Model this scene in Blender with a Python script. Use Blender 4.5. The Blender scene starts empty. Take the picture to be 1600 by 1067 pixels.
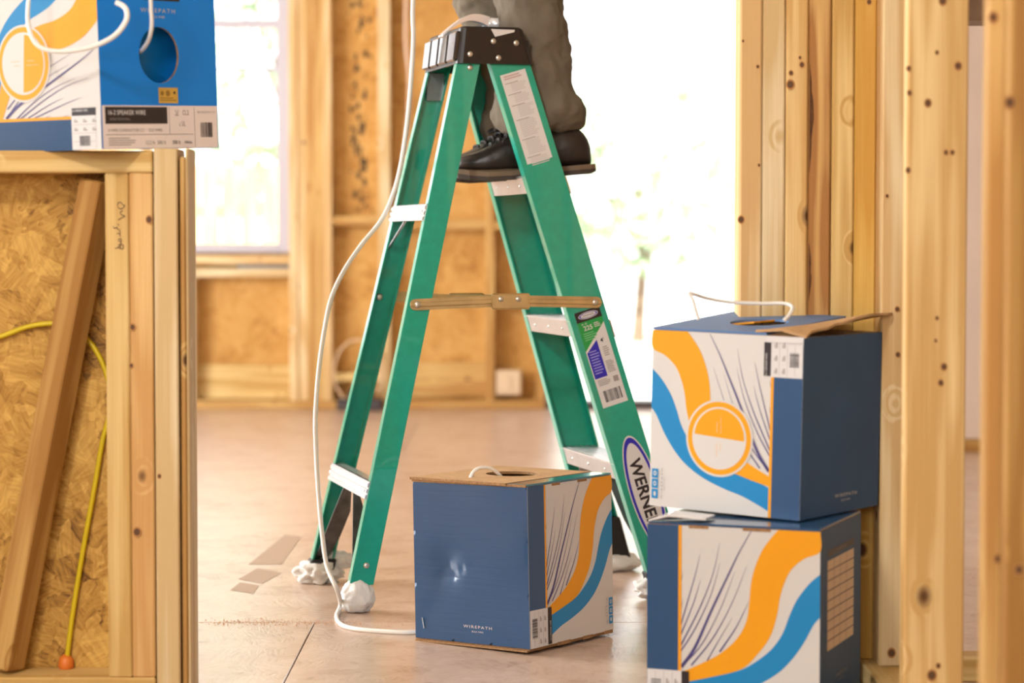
import bpy, bmesh, math, random
from mathutils import Vector, Matrix, Euler, noise
random.seed(7)
R = math.radians
sc = bpy.context.scene
C = sc.collection

# ---------------------------------------------------------------- camera, world, sun, daylight, exposure
FPX, CX, CY, HOR, CAMH = 3600.0, 800.0, 533.5, 373.0, 0.748
PITCH = math.atan((CY - HOR) / FPX)
cam_d = bpy.data.cameras.new('camera')
cam = bpy.data.objects.new('camera', cam_d); C.objects.link(cam)
cam_d.lens = 50.0; cam_d.sensor_fit = 'HORIZONTAL'; cam_d.sensor_width = 50.0 * 1600 / FPX
cam.location = (0, 0, CAMH); cam.rotation_euler = (math.pi / 2 - PITCH, 0, 0)
cam_d.clip_start = 0.05; cam_d.clip_end = 200
cam_d.dof.use_dof = True; cam_d.dof.focus_distance = 4.30; cam_d.dof.aperture_fstop = 2.1
sc.camera = cam

world = bpy.data.worlds.new('sky'); sc.world = world; world.use_nodes = True
bg = world.node_tree.nodes['Background']
bg.inputs[0].default_value = (0.95, 0.98, 1.0, 1); bg.inputs[1].default_value = 3.3

def light(name, kind, loc, rot, energy, col=(1, 1, 1), size=1, size_y=None):
    d = bpy.data.lights.new(name, kind); d.energy = energy; d.color = col
    if kind == 'AREA':
        d.shape = 'RECTANGLE'; d.size = size; d.size_y = size_y or size
    o = bpy.data.objects.new(name, d); C.objects.link(o); o.location = loc; o.rotation_euler = rot
    return o
sun = light('sun', 'SUN', (0, -5, 20), (R(42), 0, R(-20)), 18.0, (1, 0.97, 0.93)); sun.data.angle = R(1)
# daylight through the openings of the room (left wall beyond the half wall, left wall on the camera's side, wall behind the camera)
light('window_daylight', 'AREA', (-3.85, 6.2, 1.35), (0, R(-90), 0), 235, (0.95, 0.98, 1.0), 1.9, 3.6)
light('window_daylight.001', 'AREA', (-3.85, 1.7, 1.5), (0, R(-90), 0), 8, (0.95, 0.98, 1.0), 1.1, 1.1)
light('window_daylight.002', 'AREA', (-0.9, -1.85, 1.75), (R(86), 0, R(-8)), 48, (0.98, 0.98, 0.97), 1.7, 1.2)
light('added_shadow_lamp', 'AREA', (-1.35, 0.55, 2.62), (R(52), 0, R(-20)), 62, (1.0, 0.98, 0.95), 0.40, 0.40)  # added unseen lamp without a fixture, set high to cast the cable's shadow

sc.cycles.max_bounces = 7; sc.cycles.diffuse_bounces = 3; sc.cycles.glossy_bounces = 3; sc.cycles.transparent_max_bounces = 8
vs = sc.view_settings
vs.view_transform = 'Standard'; vs.look = 'None'; vs.exposure = 0.14; vs.gamma = 1.0; vs.use_curve_mapping = False

# ---------------------------------------------------------------- helpers
def ray(px, py):
    x, z = (px - CX) / FPX, (CY - py) / FPX
    c, s = math.cos(PITCH), math.sin(PITCH)
    return Vector((x, c + z * s, z * c - s))
def at(px, py, Y):                       # the point at depth Y
    r = ray(px, py); return Vector((0, 0, CAMH)) + r * (Y / r.y)
def onz(px, py, z):                      # the point at height z
    r = ray(px, py); return Vector((0, 0, CAMH)) + r * ((z - CAMH) / r.z)

def lin(c):
    return tuple(((v / 255) / 12.92 if v / 255 <= 0.04045 else ((v / 255 + 0.055) / 1.055) ** 2.4) for v in c) + (1,)

MATS = {}
def pm(name, col, rough=0.6, metal=0.0, var=0.0, vscale=20, bump=0.0, bscale=80, spec=0.5, coat=0.0, bump_vec=(1, 1, 1)):
    if name in MATS: return MATS[name]
    m = bpy.data.materials.new(name); m.use_nodes = True
    nt = m.node_tree; b = nt.nodes['Principled BSDF']; L = nt.links.new
    c = lin(col)
    b.inputs['Base Color'].default_value = c
    b.inputs['Roughness'].default_value = rough; b.inputs['Metallic'].default_value = metal
    b.inputs['Specular IOR Level'].default_value = spec
    b.inputs['Coat Weight'].default_value = coat
    tc = None
    if var or bump:
        tc = nt.nodes.new('ShaderNodeTexCoord')
    if var:
        n = nt.nodes.new('ShaderNodeTexNoise'); n.inputs['Scale'].default_value = vscale; n.inputs['Detail'].default_value = 5
        L(tc.outputs['Object'], n.inputs['Vector'])
        r = nt.nodes.new('ShaderNodeValToRGB')
        r.color_ramp.elements[0].position = 0.3; r.color_ramp.elements[1].position = 0.7
        r.color_ramp.elements[0].color = tuple(v * (1 - var) for v in c[:3]) + (1,)
        r.color_ramp.elements[1].color = tuple(min(1, v * (1 + var)) for v in c[:3]) + (1,)
        L(n.outputs['Fac'], r.inputs[0]); L(r.outputs[0], b.inputs['Base Color'])
    if bump:
        mp = nt.nodes.new('ShaderNodeMapping'); mp.inputs['Scale'].default_value = bump_vec
        L(tc.outputs['Object'], mp.inputs['Vector'])
        n2 = nt.nodes.new('ShaderNodeTexNoise'); n2.inputs['Scale'].default_value = bscale; n2.inputs['Detail'].default_value = 3
        L(mp.outputs[0], n2.inputs['Vector'])
        bp = nt.nodes.new('ShaderNodeBump'); bp.inputs['Strength'].default_value = bump; bp.inputs['Distance'].default_value = 0.01
        L(n2.outputs['Fac'], bp.inputs['Height']); L(bp.outputs[0], b.inputs['Normal'])
    MATS[name] = m
    return m

def wood(name, light_c, dark_c, knot_c=(95, 60, 30), rough=0.62, knots=0.055, grain=1.0, ring=0.5):
    """sawn softwood; the grain runs along the object's local Z"""
    if name in MATS: return MATS[name]
    m = bpy.data.materials.new(name); m.use_nodes = True
    nt = m.node_tree; N = nt.nodes.new; L = nt.links.new; b = nt.nodes['Principled BSDF']
    tc = N('ShaderNodeTexCoord'); oi = N('ShaderNodeObjectInfo')
    mul = N('ShaderNodeMath'); mul.operation = 'MULTIPLY'; mul.inputs[1].default_value = 37.0; L(oi.outputs['Random'], mul.inputs[0])
    add = N('ShaderNodeVectorMath'); add.operation = 'ADD'; L(tc.outputs['Object'], add.inputs[0]); L(mul.outputs[0], add.inputs[1])
    # knots first: they bend the grain
    mk_ = N('ShaderNodeMapping'); mk_.inputs['Scale'].default_value = (10, 10, 7); L(add.outputs[0], mk_.inputs['Vector'])
    vo = N('ShaderNodeTexVoronoi'); vo.inputs['Scale'].default_value = 1.0; L(mk_.outputs[0], vo.inputs['Vector'])
    # rings
    mp = N('ShaderNodeMapping'); mp.inputs['Scale'].default_value = (26, 26, 1.7); L(add.outputs[0], mp.inputs['Vector'])
    bend = N('ShaderNodeVectorMath'); bend.operation = 'ADD'; L(mp.outputs[0], bend.inputs[0])
    bm_ = N('ShaderNodeMapRange'); bm_.inputs[1].default_value = 0.0; bm_.inputs[2].default_value = 0.24; bm_.inputs[3].default_value = 1.2; bm_.inputs[4].default_value = 0
    L(vo.outputs['Distance'], bm_.inputs[0]); L(bm_.outputs[0], bend.inputs[1])
    n1 = N('ShaderNodeTexNoise'); n1.inputs['Scale'].default_value = 0.55; n1.inputs['Detail'].default_value = 2; L(bend.outputs[0], n1.inputs['Vector'])
    rm = N('ShaderNodeMath'); rm.operation = 'MULTIPLY'; rm.inputs[1].default_value = 26.0; L(n1.outputs['Fac'], rm.inputs[0])
    fr = N('ShaderNodeMath'); fr.operation = 'SINE'; L(rm.outputs[0], fr.inputs[0])
    f01 = N('ShaderNodeMapRange'); f01.inputs[1].default_value = -1; f01.inputs[2].default_value = 1; L(fr.outputs[0], f01.inputs[0])
    # fine fibre
    mf = N('ShaderNodeMapping'); mf.inputs['Scale'].default_value = (220, 220, 5); L(add.outputs[0], mf.inputs['Vector'])
    n2 = N('ShaderNodeTexNoise'); n2.inputs['Scale'].default_value = 1.0; n2.inputs['Detail'].default_value = 4; L(mf.outputs[0], n2.inputs['Vector'])
    # broad tone
    n3 = N('ShaderNodeTexNoise'); n3.inputs['Scale'].default_value = 2.2; n3.inputs['Detail'].default_value = 3; L(add.outputs[0], n3.inputs['Vector'])
    mixf = N('ShaderNodeMath'); mixf.operation = 'MULTIPLY_ADD'; mixf.inputs[1].default_value = ring; L(f01.outputs[0], mixf.inputs[0])
    sc2 = N('ShaderNodeMath'); sc2.operation = 'MULTIPLY'; sc2.inputs[1].default_value = 0.5 * grain; L(n2.outputs['Fac'], sc2.inputs[0]); L(sc2.outputs[0], mixf.inputs[2])
    ad3 = N('ShaderNodeMath'); ad3.operation = 'MULTIPLY_ADD'; ad3.inputs[1].default_value = 0.7; L(n3.outputs['Fac'], ad3.inputs[0]); L(mixf.outputs[0], ad3.inputs[2])
    rp = N('ShaderNodeValToRGB'); rp.color_ramp.elements[0].position = 0.42; rp.color_ramp.elements[1].position = 1.15 if False else 1.0
    rp.color_ramp.elements[0].color = lin(light_c); rp.color_ramp.elements[1].color = lin(dark_c); L(ad3.outputs[0], rp.inputs[0])
    kr = N('ShaderNodeMapRange'); kr.inputs[1].default_value = knots; kr.inputs[2].default_value = knots * 1.9; kr.inputs[3].default_value = 1; kr.inputs[4].default_value = 0
    L(vo.outputs['Distance'], kr.inputs[0])
    # only some cells carry a knot
    sep = N('ShaderNodeSeparateColor'); L(vo.outputs['Color'], sep.inputs[0])
    gt = N('ShaderNodeMath'); gt.operation = 'GREATER_THAN'; gt.inputs[1].default_value = 0.35; L(sep.outputs[0], gt.inputs[0])
    km = N('ShaderNodeMath'); km.operation = 'MULTIPLY'; L(kr.outputs[0], km.inputs[0]); L(gt.outputs[0], km.inputs[1])
    mx = N('ShaderNodeMix'); mx.data_type = 'RGBA'; L(km.outputs[0], mx.inputs['Factor']); L(rp.outputs[0], mx.inputs['A']); mx.inputs['B'].default_value = lin(knot_c)
    L(mx.outputs['Result'], b.inputs['Base Color'])
    b.inputs['Roughness'].default_value = rough; b.inputs['Specular IOR Level'].default_value = 0.3
    bp = N('ShaderNodeBump'); bp.inputs['Strength'].default_value = 0.15; bp.inputs['Distance'].default_value = 0.004
    L(n2.outputs['Fac'], bp.inputs['Height']); L(bp.outputs[0], b.inputs['Normal'])
    MATS[name] = m
    return m

def osb(name, c1, c2, c3, scale=14, rough=0.65, dark=0.3, spec=.3, axis='Y'):
    """strand board: cells with their own strand direction"""
    if name in MATS: return MATS[name]
    m = bpy.data.materials.new(name); m.use_nodes = True
    nt = m.node_tree; N = nt.nodes.new; L = nt.links.new; b = nt.nodes['Principled BSDF']
    tc = N('ShaderNodeTexCoord')
    outs = []
    for k, s in enumerate((scale, scale * 1.9)):
        wn = N('ShaderNodeTexNoise'); wn.inputs['Scale'].default_value = s * 1.3; wn.inputs['Detail'].default_value = 2
        L(tc.outputs['Object'], wn.inputs['Vector'])
        wa = N('ShaderNodeVectorMath'); wa.operation = 'MULTIPLY_ADD'; wa.inputs[1].default_value = (0.09, 0.09, 0.09)
        L(wn.outputs['Color'], wa.inputs[0]); L(tc.outputs['Object'], wa.inputs[2])
        mo = N('ShaderNodeMapping'); mo.inputs['Location'].default_value = (3.1 * k, 1.7 * k, 0.3); L(wa.outputs[0], mo.inputs['Vector'])
        vo = N('ShaderNodeTexVoronoi'); vo.inputs['Scale'].default_value = s; L(mo.outputs[0], vo.inputs['Vector'])
        sp = N('ShaderNodeSeparateColor'); L(vo.outputs['Color'], sp.inputs[0])
        an = N('ShaderNodeMath'); an.operation = 'MULTIPLY'; an.inputs[1].default_value = 6.28; L(sp.outputs[0], an.inputs[0])
        vr = N('ShaderNodeVectorRotate'); vr.rotation_type = axis + '_AXIS'; L(tc.outputs['Object'], vr.inputs['Vector']); L(an.outputs[0], vr.inputs['Angle'])
        mp = N('ShaderNodeMapping'); mp.inputs['Scale'].default_value = (s * 9, s * 1.0, s * 2) if axis == 'Z' else (s * 9, s * 2, s * 1.0); L(vr.outputs[0], mp.inputs['Vector'])
        n = N('ShaderNodeTexNoise'); n.inputs['Scale'].default_value = 1.0; n.inputs['Detail'].default_value = 4; L(mp.outputs[0], n.inputs['Vector'])
        a = N('ShaderNodeMath'); a.operation = 'MULTIPLY_ADD'; a.inputs[1].default_value = 0.42; L(sp.outputs[1], a.inputs[0]); L(n.outputs['Fac'], a.inputs[2])
        outs.append(a)
    av = N('ShaderNodeMath'); av.operation = 'ADD'; L(outs[0].outputs[0], av.inputs[0]); L(outs[1].outputs[0], av.inputs[1])
    hv = N('ShaderNodeMath'); hv.operation = 'MULTIPLY'; hv.inputs[1].default_value = 0.5; L(av.outputs[0], hv.inputs[0])
    rp = N('ShaderNodeValToRGB'); e = rp.color_ramp.elements
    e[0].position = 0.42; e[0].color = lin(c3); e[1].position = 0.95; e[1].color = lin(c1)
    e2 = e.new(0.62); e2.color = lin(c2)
    L(hv.outputs[0], rp.inputs[0])
    # sparse dark flecks (bark, knots)
    nf = N('ShaderNodeTexNoise'); nf.inputs['Scale'].default_value = scale * 1.6; nf.inputs['Detail'].default_value = 4; L(tc.outputs['Object'], nf.inputs['Vector'])
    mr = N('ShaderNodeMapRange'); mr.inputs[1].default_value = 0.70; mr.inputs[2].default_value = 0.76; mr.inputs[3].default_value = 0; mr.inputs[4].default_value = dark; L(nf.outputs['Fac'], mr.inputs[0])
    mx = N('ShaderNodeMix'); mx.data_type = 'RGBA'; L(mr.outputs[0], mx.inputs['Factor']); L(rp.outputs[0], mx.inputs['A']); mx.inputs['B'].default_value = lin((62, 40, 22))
    L(mx.outputs['Result'], b.inputs['Base Color'])
    b.inputs['Roughness'].default_value = rough; b.inputs['Specular IOR Level'].default_value = spec
    bp = N('ShaderNodeBump'); bp.inputs['Strength'].default_value = 0.25; bp.inputs['Distance'].default_value = 0.004
    L(hv.outputs[0], bp.inputs['Height']); L(bp.outputs[0], b.inputs['Normal'])
    MATS[name] = m
    return m

def link(name, me, mats, parent=None, loc=None, rot=None, smooth=False):
    if not isinstance(mats, (list, tuple)): mats = [mats]
    if len(me.materials) == 0:
        for m in mats: me.materials.append(m)
    o = bpy.data.objects.new(name, me); C.objects.link(o)
    if parent: o.parent = parent
    if loc is not None: o.location = loc
    if rot is not None: o.rotation_euler = rot
    if smooth:
        for p in me.polygons: p.use_smooth = True
    return o
def from_bm(name, bm, mats, parent=None, loc=None, rot=None, smooth=False):
    bmesh.ops.recalc_face_normals(bm, faces=bm.faces)
    me = bpy.data.meshes.new(name); bm.to_mesh(me); bm.free()
    return link(name, me, mats, parent, loc, rot, smooth)
def tag(o, label=None, cat=None, group=None, kind=None):
    if label: o['label'] = label
    if cat: o['category'] = cat
    if group: o['group'] = group
    if kind: o['kind'] = kind
    return o
def empty(name, loc=(0, 0, 0), rot=(0, 0, 0)):
    o = bpy.data.objects.new(name, None); C.objects.link(o); o.location = loc; o.rotation_euler = rot
    o.empty_display_size = 0.1
    return o
def add_box(bm, lo, hi, bev=0.0, M=None):
    lo, hi = Vector(lo), Vector(hi)
    r = bmesh.ops.create_cube(bm, size=1)
    for v in r['verts']:
        v.co = Vector(((v.co.x + .5) * (hi.x - lo.x) + lo.x, (v.co.y + .5) * (hi.y - lo.y) + lo.y, (v.co.z + .5) * (hi.z - lo.z) + lo.z))
    vs_ = r['verts']
    if bev:
        ed = list({e for v in vs_ for e in v.link_edges})
        rr = bmesh.ops.bevel(bm, geom=ed, offset=bev, segments=1, affect='EDGES')
        vs_ = list({v for f in rr['faces'] for v in f.verts} | {v for v in vs_ if v.is_valid})
    if M is not None:
        for v in vs_: v.co = M @ v.co
    return vs_
def box_obj(name, lo, hi, mat, parent=None, bev=0.0, loc=None, rot=None):
    bm = bmesh.new(); add_box(bm, lo, hi, bev); return from_bm(name, bm, mat, parent, loc, rot)
def catmull(pts, n=8):
    P = [Vector(p) for p in pts]; out = []
    for i in range(len(P) - 1):
        p0 = P[max(i - 1, 0)]; p1 = P[i]; p2 = P[i + 1]; p3 = P[min(i + 2, len(P) - 1)]
        for k in range(n):
            t = k / n
            out.append(0.5 * ((2 * p1) + (-p0 + p2) * t + (2 * p0 - 5 * p1 + 4 * p2 - p3) * t * t + (-p0 + 3 * p1 - 3 * p2 + p3) * t ** 3))
    out.append(P[-1]); return out
def add_tube(bm, pts, rad, seg=10, caps=True, flat=1.0):
    """tube along points; rad a number or a list"""
    n = len(pts); rings = []
    t_prev = None; nrm = None
    for i, p in enumerate(pts):
        t = (Vector(pts[min(i + 1, n - 1)]) - Vector(pts[max(i - 1, 0)])).normalized()
        if nrm is None:
            nrm = t.orthogonal().normalized()
        else:
            nrm = (nrm - t * nrm.dot(t)).normalized()
        b = t.cross(nrm)
        r = rad[i] if isinstance(rad, (list, tuple)) else rad
        rings.append([bm.verts.new(Vector(p) + nrm * (r * math.cos(2 * math.pi * k / seg)) + b * (r * flat * math.sin(2 * math.pi * k / seg))) for k in range(seg)])
    for a, c in zip(rings, rings[1:]):
        for k in range(seg): bm.faces.new((a[k], a[(k + 1) % seg], c[(k + 1) % seg], c[k]))
    if caps:
        bm.faces.new(rings[0][::-1]); bm.faces.new(rings[-1])
def tube_obj(name, pts, rad, mat, parent=None, seg=10, smooth=True, n=8):
    bm = bmesh.new(); add_tube(bm, catmull(pts, n) if n else pts, rad, seg); return from_bm(name, bm, mat, parent, smooth=smooth)
def add_loft(bm, rings, cap0=True, cap1=True):
    vs_ = [[bm.verts.new(p) for p in r] for r in rings]; m = len(vs_[0])
    for a, c in zip(vs_, vs_[1:]):
        for k in range(m): bm.faces.new((a[k], a[(k + 1) % m], c[(k + 1) % m], c[k]))
    if cap0: bm.faces.new(vs_[0][::-1])
    if cap1: bm.faces.new(vs_[-1])
def add_dome(bm, c, n, r, h=0.5, seg=10):
    """rivet head"""
    n = Vector(n).normalized(); a = n.orthogonal().normalized(); b = n.cross(a); c = Vector(c)
    rings = []
    for ph in (0, 25, 50, 75):
        rr = r * math.cos(R(ph)); hh = r * h * math.sin(R(ph))
        rings.append([c + n * hh + a * rr * math.cos(2 * math.pi * k / seg) + b * rr * math.sin(2 * math.pi * k / seg) for k in range(seg)])
    add_loft(bm, rings)
def dome_obj(name, c, n, r, mat, parent, h=0.5):
    bm = bmesh.new(); add_dome(bm, c, n, r, h); return from_bm(name, bm, mat, parent, smooth=True)

# lumber: a board whose grain (local Z) runs along its length; given by its two ends' centre line
_lum = {}
def lumber(name, size, loc, mat, parent=None, axis='z', rot=None, bev=0.0025):
    """size = (x, y, z) in world axes before rot; loc = centre; axis = the long one"""
    sx, sy, sz = size
    if axis == 'z': dims, e = (sx, sy, sz), Euler((0, 0, 0))
    elif axis == 'x': dims, e = (sz, sy, sx), Euler((0, R(90), 0))
    else: dims, e = (sx, sz, sy), Euler((R(-90), 0, 0))
    key = tuple(round(v, 4) for v in dims) + (mat.name,)
    if key not in _lum:
        bm = bmesh.new(); add_box(bm, [-d / 2 for d in dims], [d / 2 for d in dims], bev)
        bmesh.ops.recalc_face_normals(bm, faces=bm.faces)
        me = bpy.data.meshes.new('board'); bm.to_mesh(me); bm.free(); me.materials.append(mat); _lum[key] = me
    o = bpy.data.objects.new(name, _lum[key]); C.objects.link(o)
    if parent: o.parent = parent
    o.location = loc; o.rotation_euler = rot if rot is not None else e
    return o

_txt = {}
def text_geo(s, bold=0.0, spacing=1.0):
    """outline triangles of a word, height 1 = capital letters, centred on 0,0"""
    key = (s, bold, spacing)
    if key in _txt: return _txt[key]
    cu = bpy.data.curves.new('t', 'FONT'); cu.body = s; cu.align_x = 'CENTER'; cu.size = 1; cu.offset = bold; cu.resolution_u = 3; cu.space_character = spacing
    o = bpy.data.objects.new('t', cu); C.objects.link(o)
    bpy.context.view_layer.update()
    me = bpy.data.meshes.new_from_object(o.evaluated_get(bpy.context.evaluated_depsgraph_get()))
    vs_ = [v.co.copy() for v in me.vertices]; fs = [tuple(p.vertices) for p in me.polygons]
    bpy.data.objects.remove(o); bpy.data.curves.remove(cu); bpy.data.meshes.remove(me)
    x0 = min(v.x for v in vs_); x1 = max(v.x for v in vs_); y0 = min(v.y for v in vs_); y1 = max(v.y for v in vs_)
    h = y1 - y0
    vs_ = [((v.x - (x0 + x1) / 2) / h, (v.y - (y0 + y1) / 2) / h) for v in vs_]
    _txt[key] = (vs_, fs, (x1 - x0) / h)
    return _txt[key]

class Print:
    """flat print on a face: polygons of several inks, each a hair above the last"""
    def __init__(s, O, ax, ay, step=0.00022, base=0.0003):
        s.O = Vector(O); s.ax = Vector(ax).normalized(); s.ay = Vector(ay).normalized(); s.n = s.ax.cross(s.ay); s.step = step; s.base = base
        s.v = []; s.f = []; s.mi = []; s.m = []
    def P(s, u, v, l): return s.O + s.ax * u + s.ay * v + s.n * (s.base + l * s.step)
    def slot(s, m):
        if m not in s.m: s.m.append(m)
        return s.m.index(m)
    def poly(s, pts, m, l=0):
        i0 = len(s.v); s.v += [s.P(u, v, l) for u, v in pts]; s.f.append(tuple(range(i0, i0 + len(pts)))); s.mi.append(s.slot(m))
    def rect(s, u0, v0, u1, v1, m, l=0): s.poly([(u0, v0), (u1, v0), (u1, v1), (u0, v1)], m, l)
    def strip(s, a, b, m, l=0):
        """ribbon between two polylines of the same length"""
        k = s.slot(m)
        for i in range(len(a) - 1):
            i0 = len(s.v); s.v += [s.P(*a[i], l), s.P(*a[i + 1], l), s.P(*b[i + 1], l), s.P(*b[i], l)]; s.f.append((i0, i0 + 1, i0 + 2, i0 + 3)); s.mi.append(k)
    def streak(s, pts, w, m, l=0, taper=True):
        p = [Vector((a, b, 0)) for a, b in pts]; p = catmull(p, 6); n = len(p); A = []; B = []
        for i, q in enumerate(p):
            t = (p[min(i + 1, n - 1)] - p[max(i - 1, 0)]).normalized(); nn = Vector((-t.y, t.x, 0))
            ww = w / 2 * ((0.12 + 0.88 * i / (n - 1)) if taper else 1)
            A.append(tuple((q + nn * ww)[:2])); B.append(tuple((q - nn * ww)[:2]))
        s.strip(A, B, m, l)
    def disc(s, u, v, r, m, l=0, seg=48, a0=0, a1=360, r2=None):
        r2 = r2 or r
        pts = [(u + r * math.cos(R(a0 + (a1 - a0) * k / seg)), v + r2 * math.sin(R(a0 + (a1 - a0) * k / seg))) for k in range(seg + (a1 - a0 < 360))]
        s.poly(pts, m, l)
    def text(s, t, u, v, h, m, l=0, ang=0, bold=0.0, width=None, spacing=1.0):
        vs_, fs, w = text_geo(t, bold, spacing); i0 = len(s.v); k = s.slot(m)
        sx = h if width is None else width / w
        c, sn = math.cos(R(ang)), math.sin(R(ang))
        for x, y in vs_:
            x *= sx; y *= h
            s.v.append(s.P(u + x * c - y * sn, v + x * sn + y * c, l))
        for f in fs: s.f.append(tuple(i + i0 for i in f)); s.mi.append(k)
    def barcode(s, u0, v0, u1, v1, m, l=0, n=22, vertical=True):
        rnd = random.Random(int((u0 + v0) * 1e5)); x = 0.0; bars = []
        while x < 1:
            w = rnd.choice((.012, .02, .03)); bars.append((x, min(1, x + w))); x += w + rnd.choice((.012, .02, .035))
        for a, b in bars:
            if vertical: s.rect(u0 + (u1 - u0) * a, v0, u0 + (u1 - u0) * b, v1, m, l)
            else: s.rect(u0, v0 + (v1 - v0) * a, u1, v0 + (v1 - v0) * b, m, l)
    def lines(s, u0, v0, u1, v1, n, m, l=0, fill=0.55, seed=1, vertical=False):
        """body copy too small to read"""
        rnd = random.Random(seed)
        for i in range(n):
            a, b = i / n, (i + fill) / n; e = rnd.uniform(0.72, 1.0)
            if not vertical: s.rect(u0, v1 - (v1 - v0) * b, u0 + (u1 - u0) * e, v1 - (v1 - v0) * a, m, l)
            else: s.rect(u0 + (u1 - u0) * a, v0, u0 + (u1 - u0) * b, v0 + (v1 - v0) * e, m, l)
    def build(s, name, parent):
        me = bpy.data.meshes.new(name); me.from_pydata([tuple(v) for v in s.v], [], s.f)
        for m in s.m: me.materials.append(m)
        for p, k in zip(me.polygons, s.mi): p.material_index = k
        me.update()
        o = bpy.data.objects.new(name, me); C.objects.link(o); o.parent = parent
        return o

# ---------------------------------------------------------------- materials
W_PALE = wood('pine_pale', (238, 214, 168), (212, 172, 116))
W_YEL = wood('pine_yellow', (232, 202, 138), (198, 156, 88))
W_ORG = wood('pine_amber', (220, 182, 116), (184, 136, 74))
W_BROWN = wood('pine_brown', (206, 164, 96), (166, 118, 58))
W_WHITE = wood('pine_cream', (232, 212, 172), (208, 176, 124))
W_KNOT = wood('pine_knotty', (238, 206, 146), (208, 164, 100), knots=0.085)
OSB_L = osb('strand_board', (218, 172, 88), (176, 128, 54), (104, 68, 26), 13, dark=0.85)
OSB_F = osb('strand_board_far', (214, 166, 96), (198, 146, 74), (160, 108, 48), 9, dark=0.5)
FLOOR = osb('subfloor_sheet', (206, 180, 160), (192, 162, 140), (162, 128, 102), 10, rough=0.28, dark=0.4, spec=.5, axis='Z')
GAP = pm('joint_dark', (90, 60, 38), 0.9)
GREEN = pm('fiberglass_green', (0, 156, 130), 0.32, var=0.06, vscale=60, bump=0.02, bscale=300, coat=0.7)
ALU = pm('aluminium', (205, 205, 206), 0.33, 0.85, var=0.05)
STEEL = pm('galvanised_steel', (150, 152, 155), 0.4, 0.85, var=0.15)
BRASS = pm('yellow_zinc', (198, 172, 122), 0.38, 0.6, var=0.15, vscale=30)
RIVET = pm('rivet', (205, 203, 196), 0.3, 0.9)
CAPM = pm('cap_plastic', (26, 17, 16), 0.36, var=0.1, bump=0.05, bscale=200)
CAPG = pm('cap_gloss', (40, 34, 36), 0.12, coat=0.6)
RUBBER = pm('black_rubber', (22, 22, 22), 0.5)
WRAP = pm('white_cloth', (232, 230, 226), 0.75, bump=0.5, bscale=60)
CABLE = pm('white_cable', (232, 228, 220), 0.45)
YCAB = pm('yellow_cable', (214, 186, 20), 0.4)
NUT = pm('orange_nut', (225, 120, 40), 0.5)
NAVY = pm('ink_navy', (28, 74, 116), 0.24, var=0.07, vscale=6, bump=0.07, bscale=9, coat=0.5, bump_vec=(1, 1, 14))
NAVYM = pm('ink_navy_matt', (40, 78, 118), 0.45, var=.10, vscale=7, spec=.22, bump=.05, bscale=8)
NAVYI = pm('ink_navy_print', (30, 74, 116), 0.3, coat=0.3)
SKYI = pm('ink_blue', (10, 130, 190), 0.35)
SKYF = pm('ink_blue_panel', (14, 130, 226), 0.45, spec=.25, bump=0.05, bscale=12)
ORI = pm('ink_orange', (234, 156, 0), 0.35)
WHI = pm('ink_white', (208, 203, 198), 0.4, bump=0.03, bscale=120, bump_vec=(1, 1, 1))
PUR = pm('ink_purple', (72, 66, 122), 0.4)
BLK = pm('ink_black', (34, 24, 28), 0.45)
GRY = pm('ink_grey', (150, 142, 138), 0.6)
LABEL = pm('paper_label', (214, 210, 208), 0.5)
PINKL = pm('paper_label_pale', (238, 224, 217), 0.5)
KRAFT = pm('cardboard', (190, 150, 104), 0.75, var=0.12, vscale=30, bump=0.2, bscale=60)
KEDGE = pm('cardboard_edge', (150, 112, 72), 0.85, var=0.3, vscale=260)
TEAL = pm('teal_reflection', (52, 120, 140), 0.16, coat=0.8)
GOLD = pm('gold_sticker', (212, 170, 70), 0.5)
LBLUE = pm('ink_label_blue', (40, 36, 170), 0.4)
LGREEN = pm('ink_label_green', (30, 150, 70), 0.4)
VINYL = pm('vinyl_white', (190, 184, 194), 0.4)
GLASS = None
def glass_mat():
    m = bpy.data.materials.new('pane_glass'); m.use_nodes = True; nt = m.node_tree; nt.nodes.remove(nt.nodes['Principled BSDF'])
    t = nt.nodes.new('ShaderNodeBsdfTransparent'); g = nt.nodes.new('ShaderNodeBsdfGlossy'); g.inputs['Roughness'].default_value = 0.02
    mx = nt.nodes.new('ShaderNodeMixShader'); mx.inputs[0].default_value = 0.05
    nt.links.new(t.outputs[0], mx.inputs[1]); nt.links.new(g.outputs[0], mx.inputs[2]); nt.links.new(mx.outputs[0], nt.nodes['Material Output'].inputs[0])
    return m
GLASS = glass_mat()

# ---------------------------------------------------------------- the setting: floor, ceiling, walls
S1, S2 = 0.0381, 0.0889           # a two-by-four
YF = 10.1                         # far wall, inside of its studs
floor = empty('floor', (0, 0, 0)); tag(floor, kind='structure')
box_obj('floor_base', (-4, -2, -0.10), (4, YF + 0.15, -0.02), GAP, floor)
rows = [4.47 + 1.2192 * k for k in range(-6, 6)]
for i, y0 in enumerate(rows):
    y1 = y0 + 1.2192
    off = -0.385 if (i % 2 == 1) else -0.385 + 1.22
    x = off - 2.4384 * 2
    while x < 4:
        a, b_ = max(x, -4), min(x + 2.4384, 4); c0, c1 = max(y0, -2), min(y1, YF + 0.15)
        if b_ - a > .05 and c1 - c0 > .05:
            o = box_obj('floor_panel', (-(b_ - a) / 2 + .0011, -(c1 - c0) / 2 + .0011, -0.018), ((b_ - a) / 2 - .0011, (c1 - c0) / 2 - .0011, 0), FLOOR, floor, 0.0012,
                        ((a + b_) / 2, (c0 + c1) / 2, 0))
        x += 2.4384
SHELL = osb('sheathing_pale', (222, 212, 196), (210, 198, 180), (190, 176, 154), 9, dark=.3)
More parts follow.
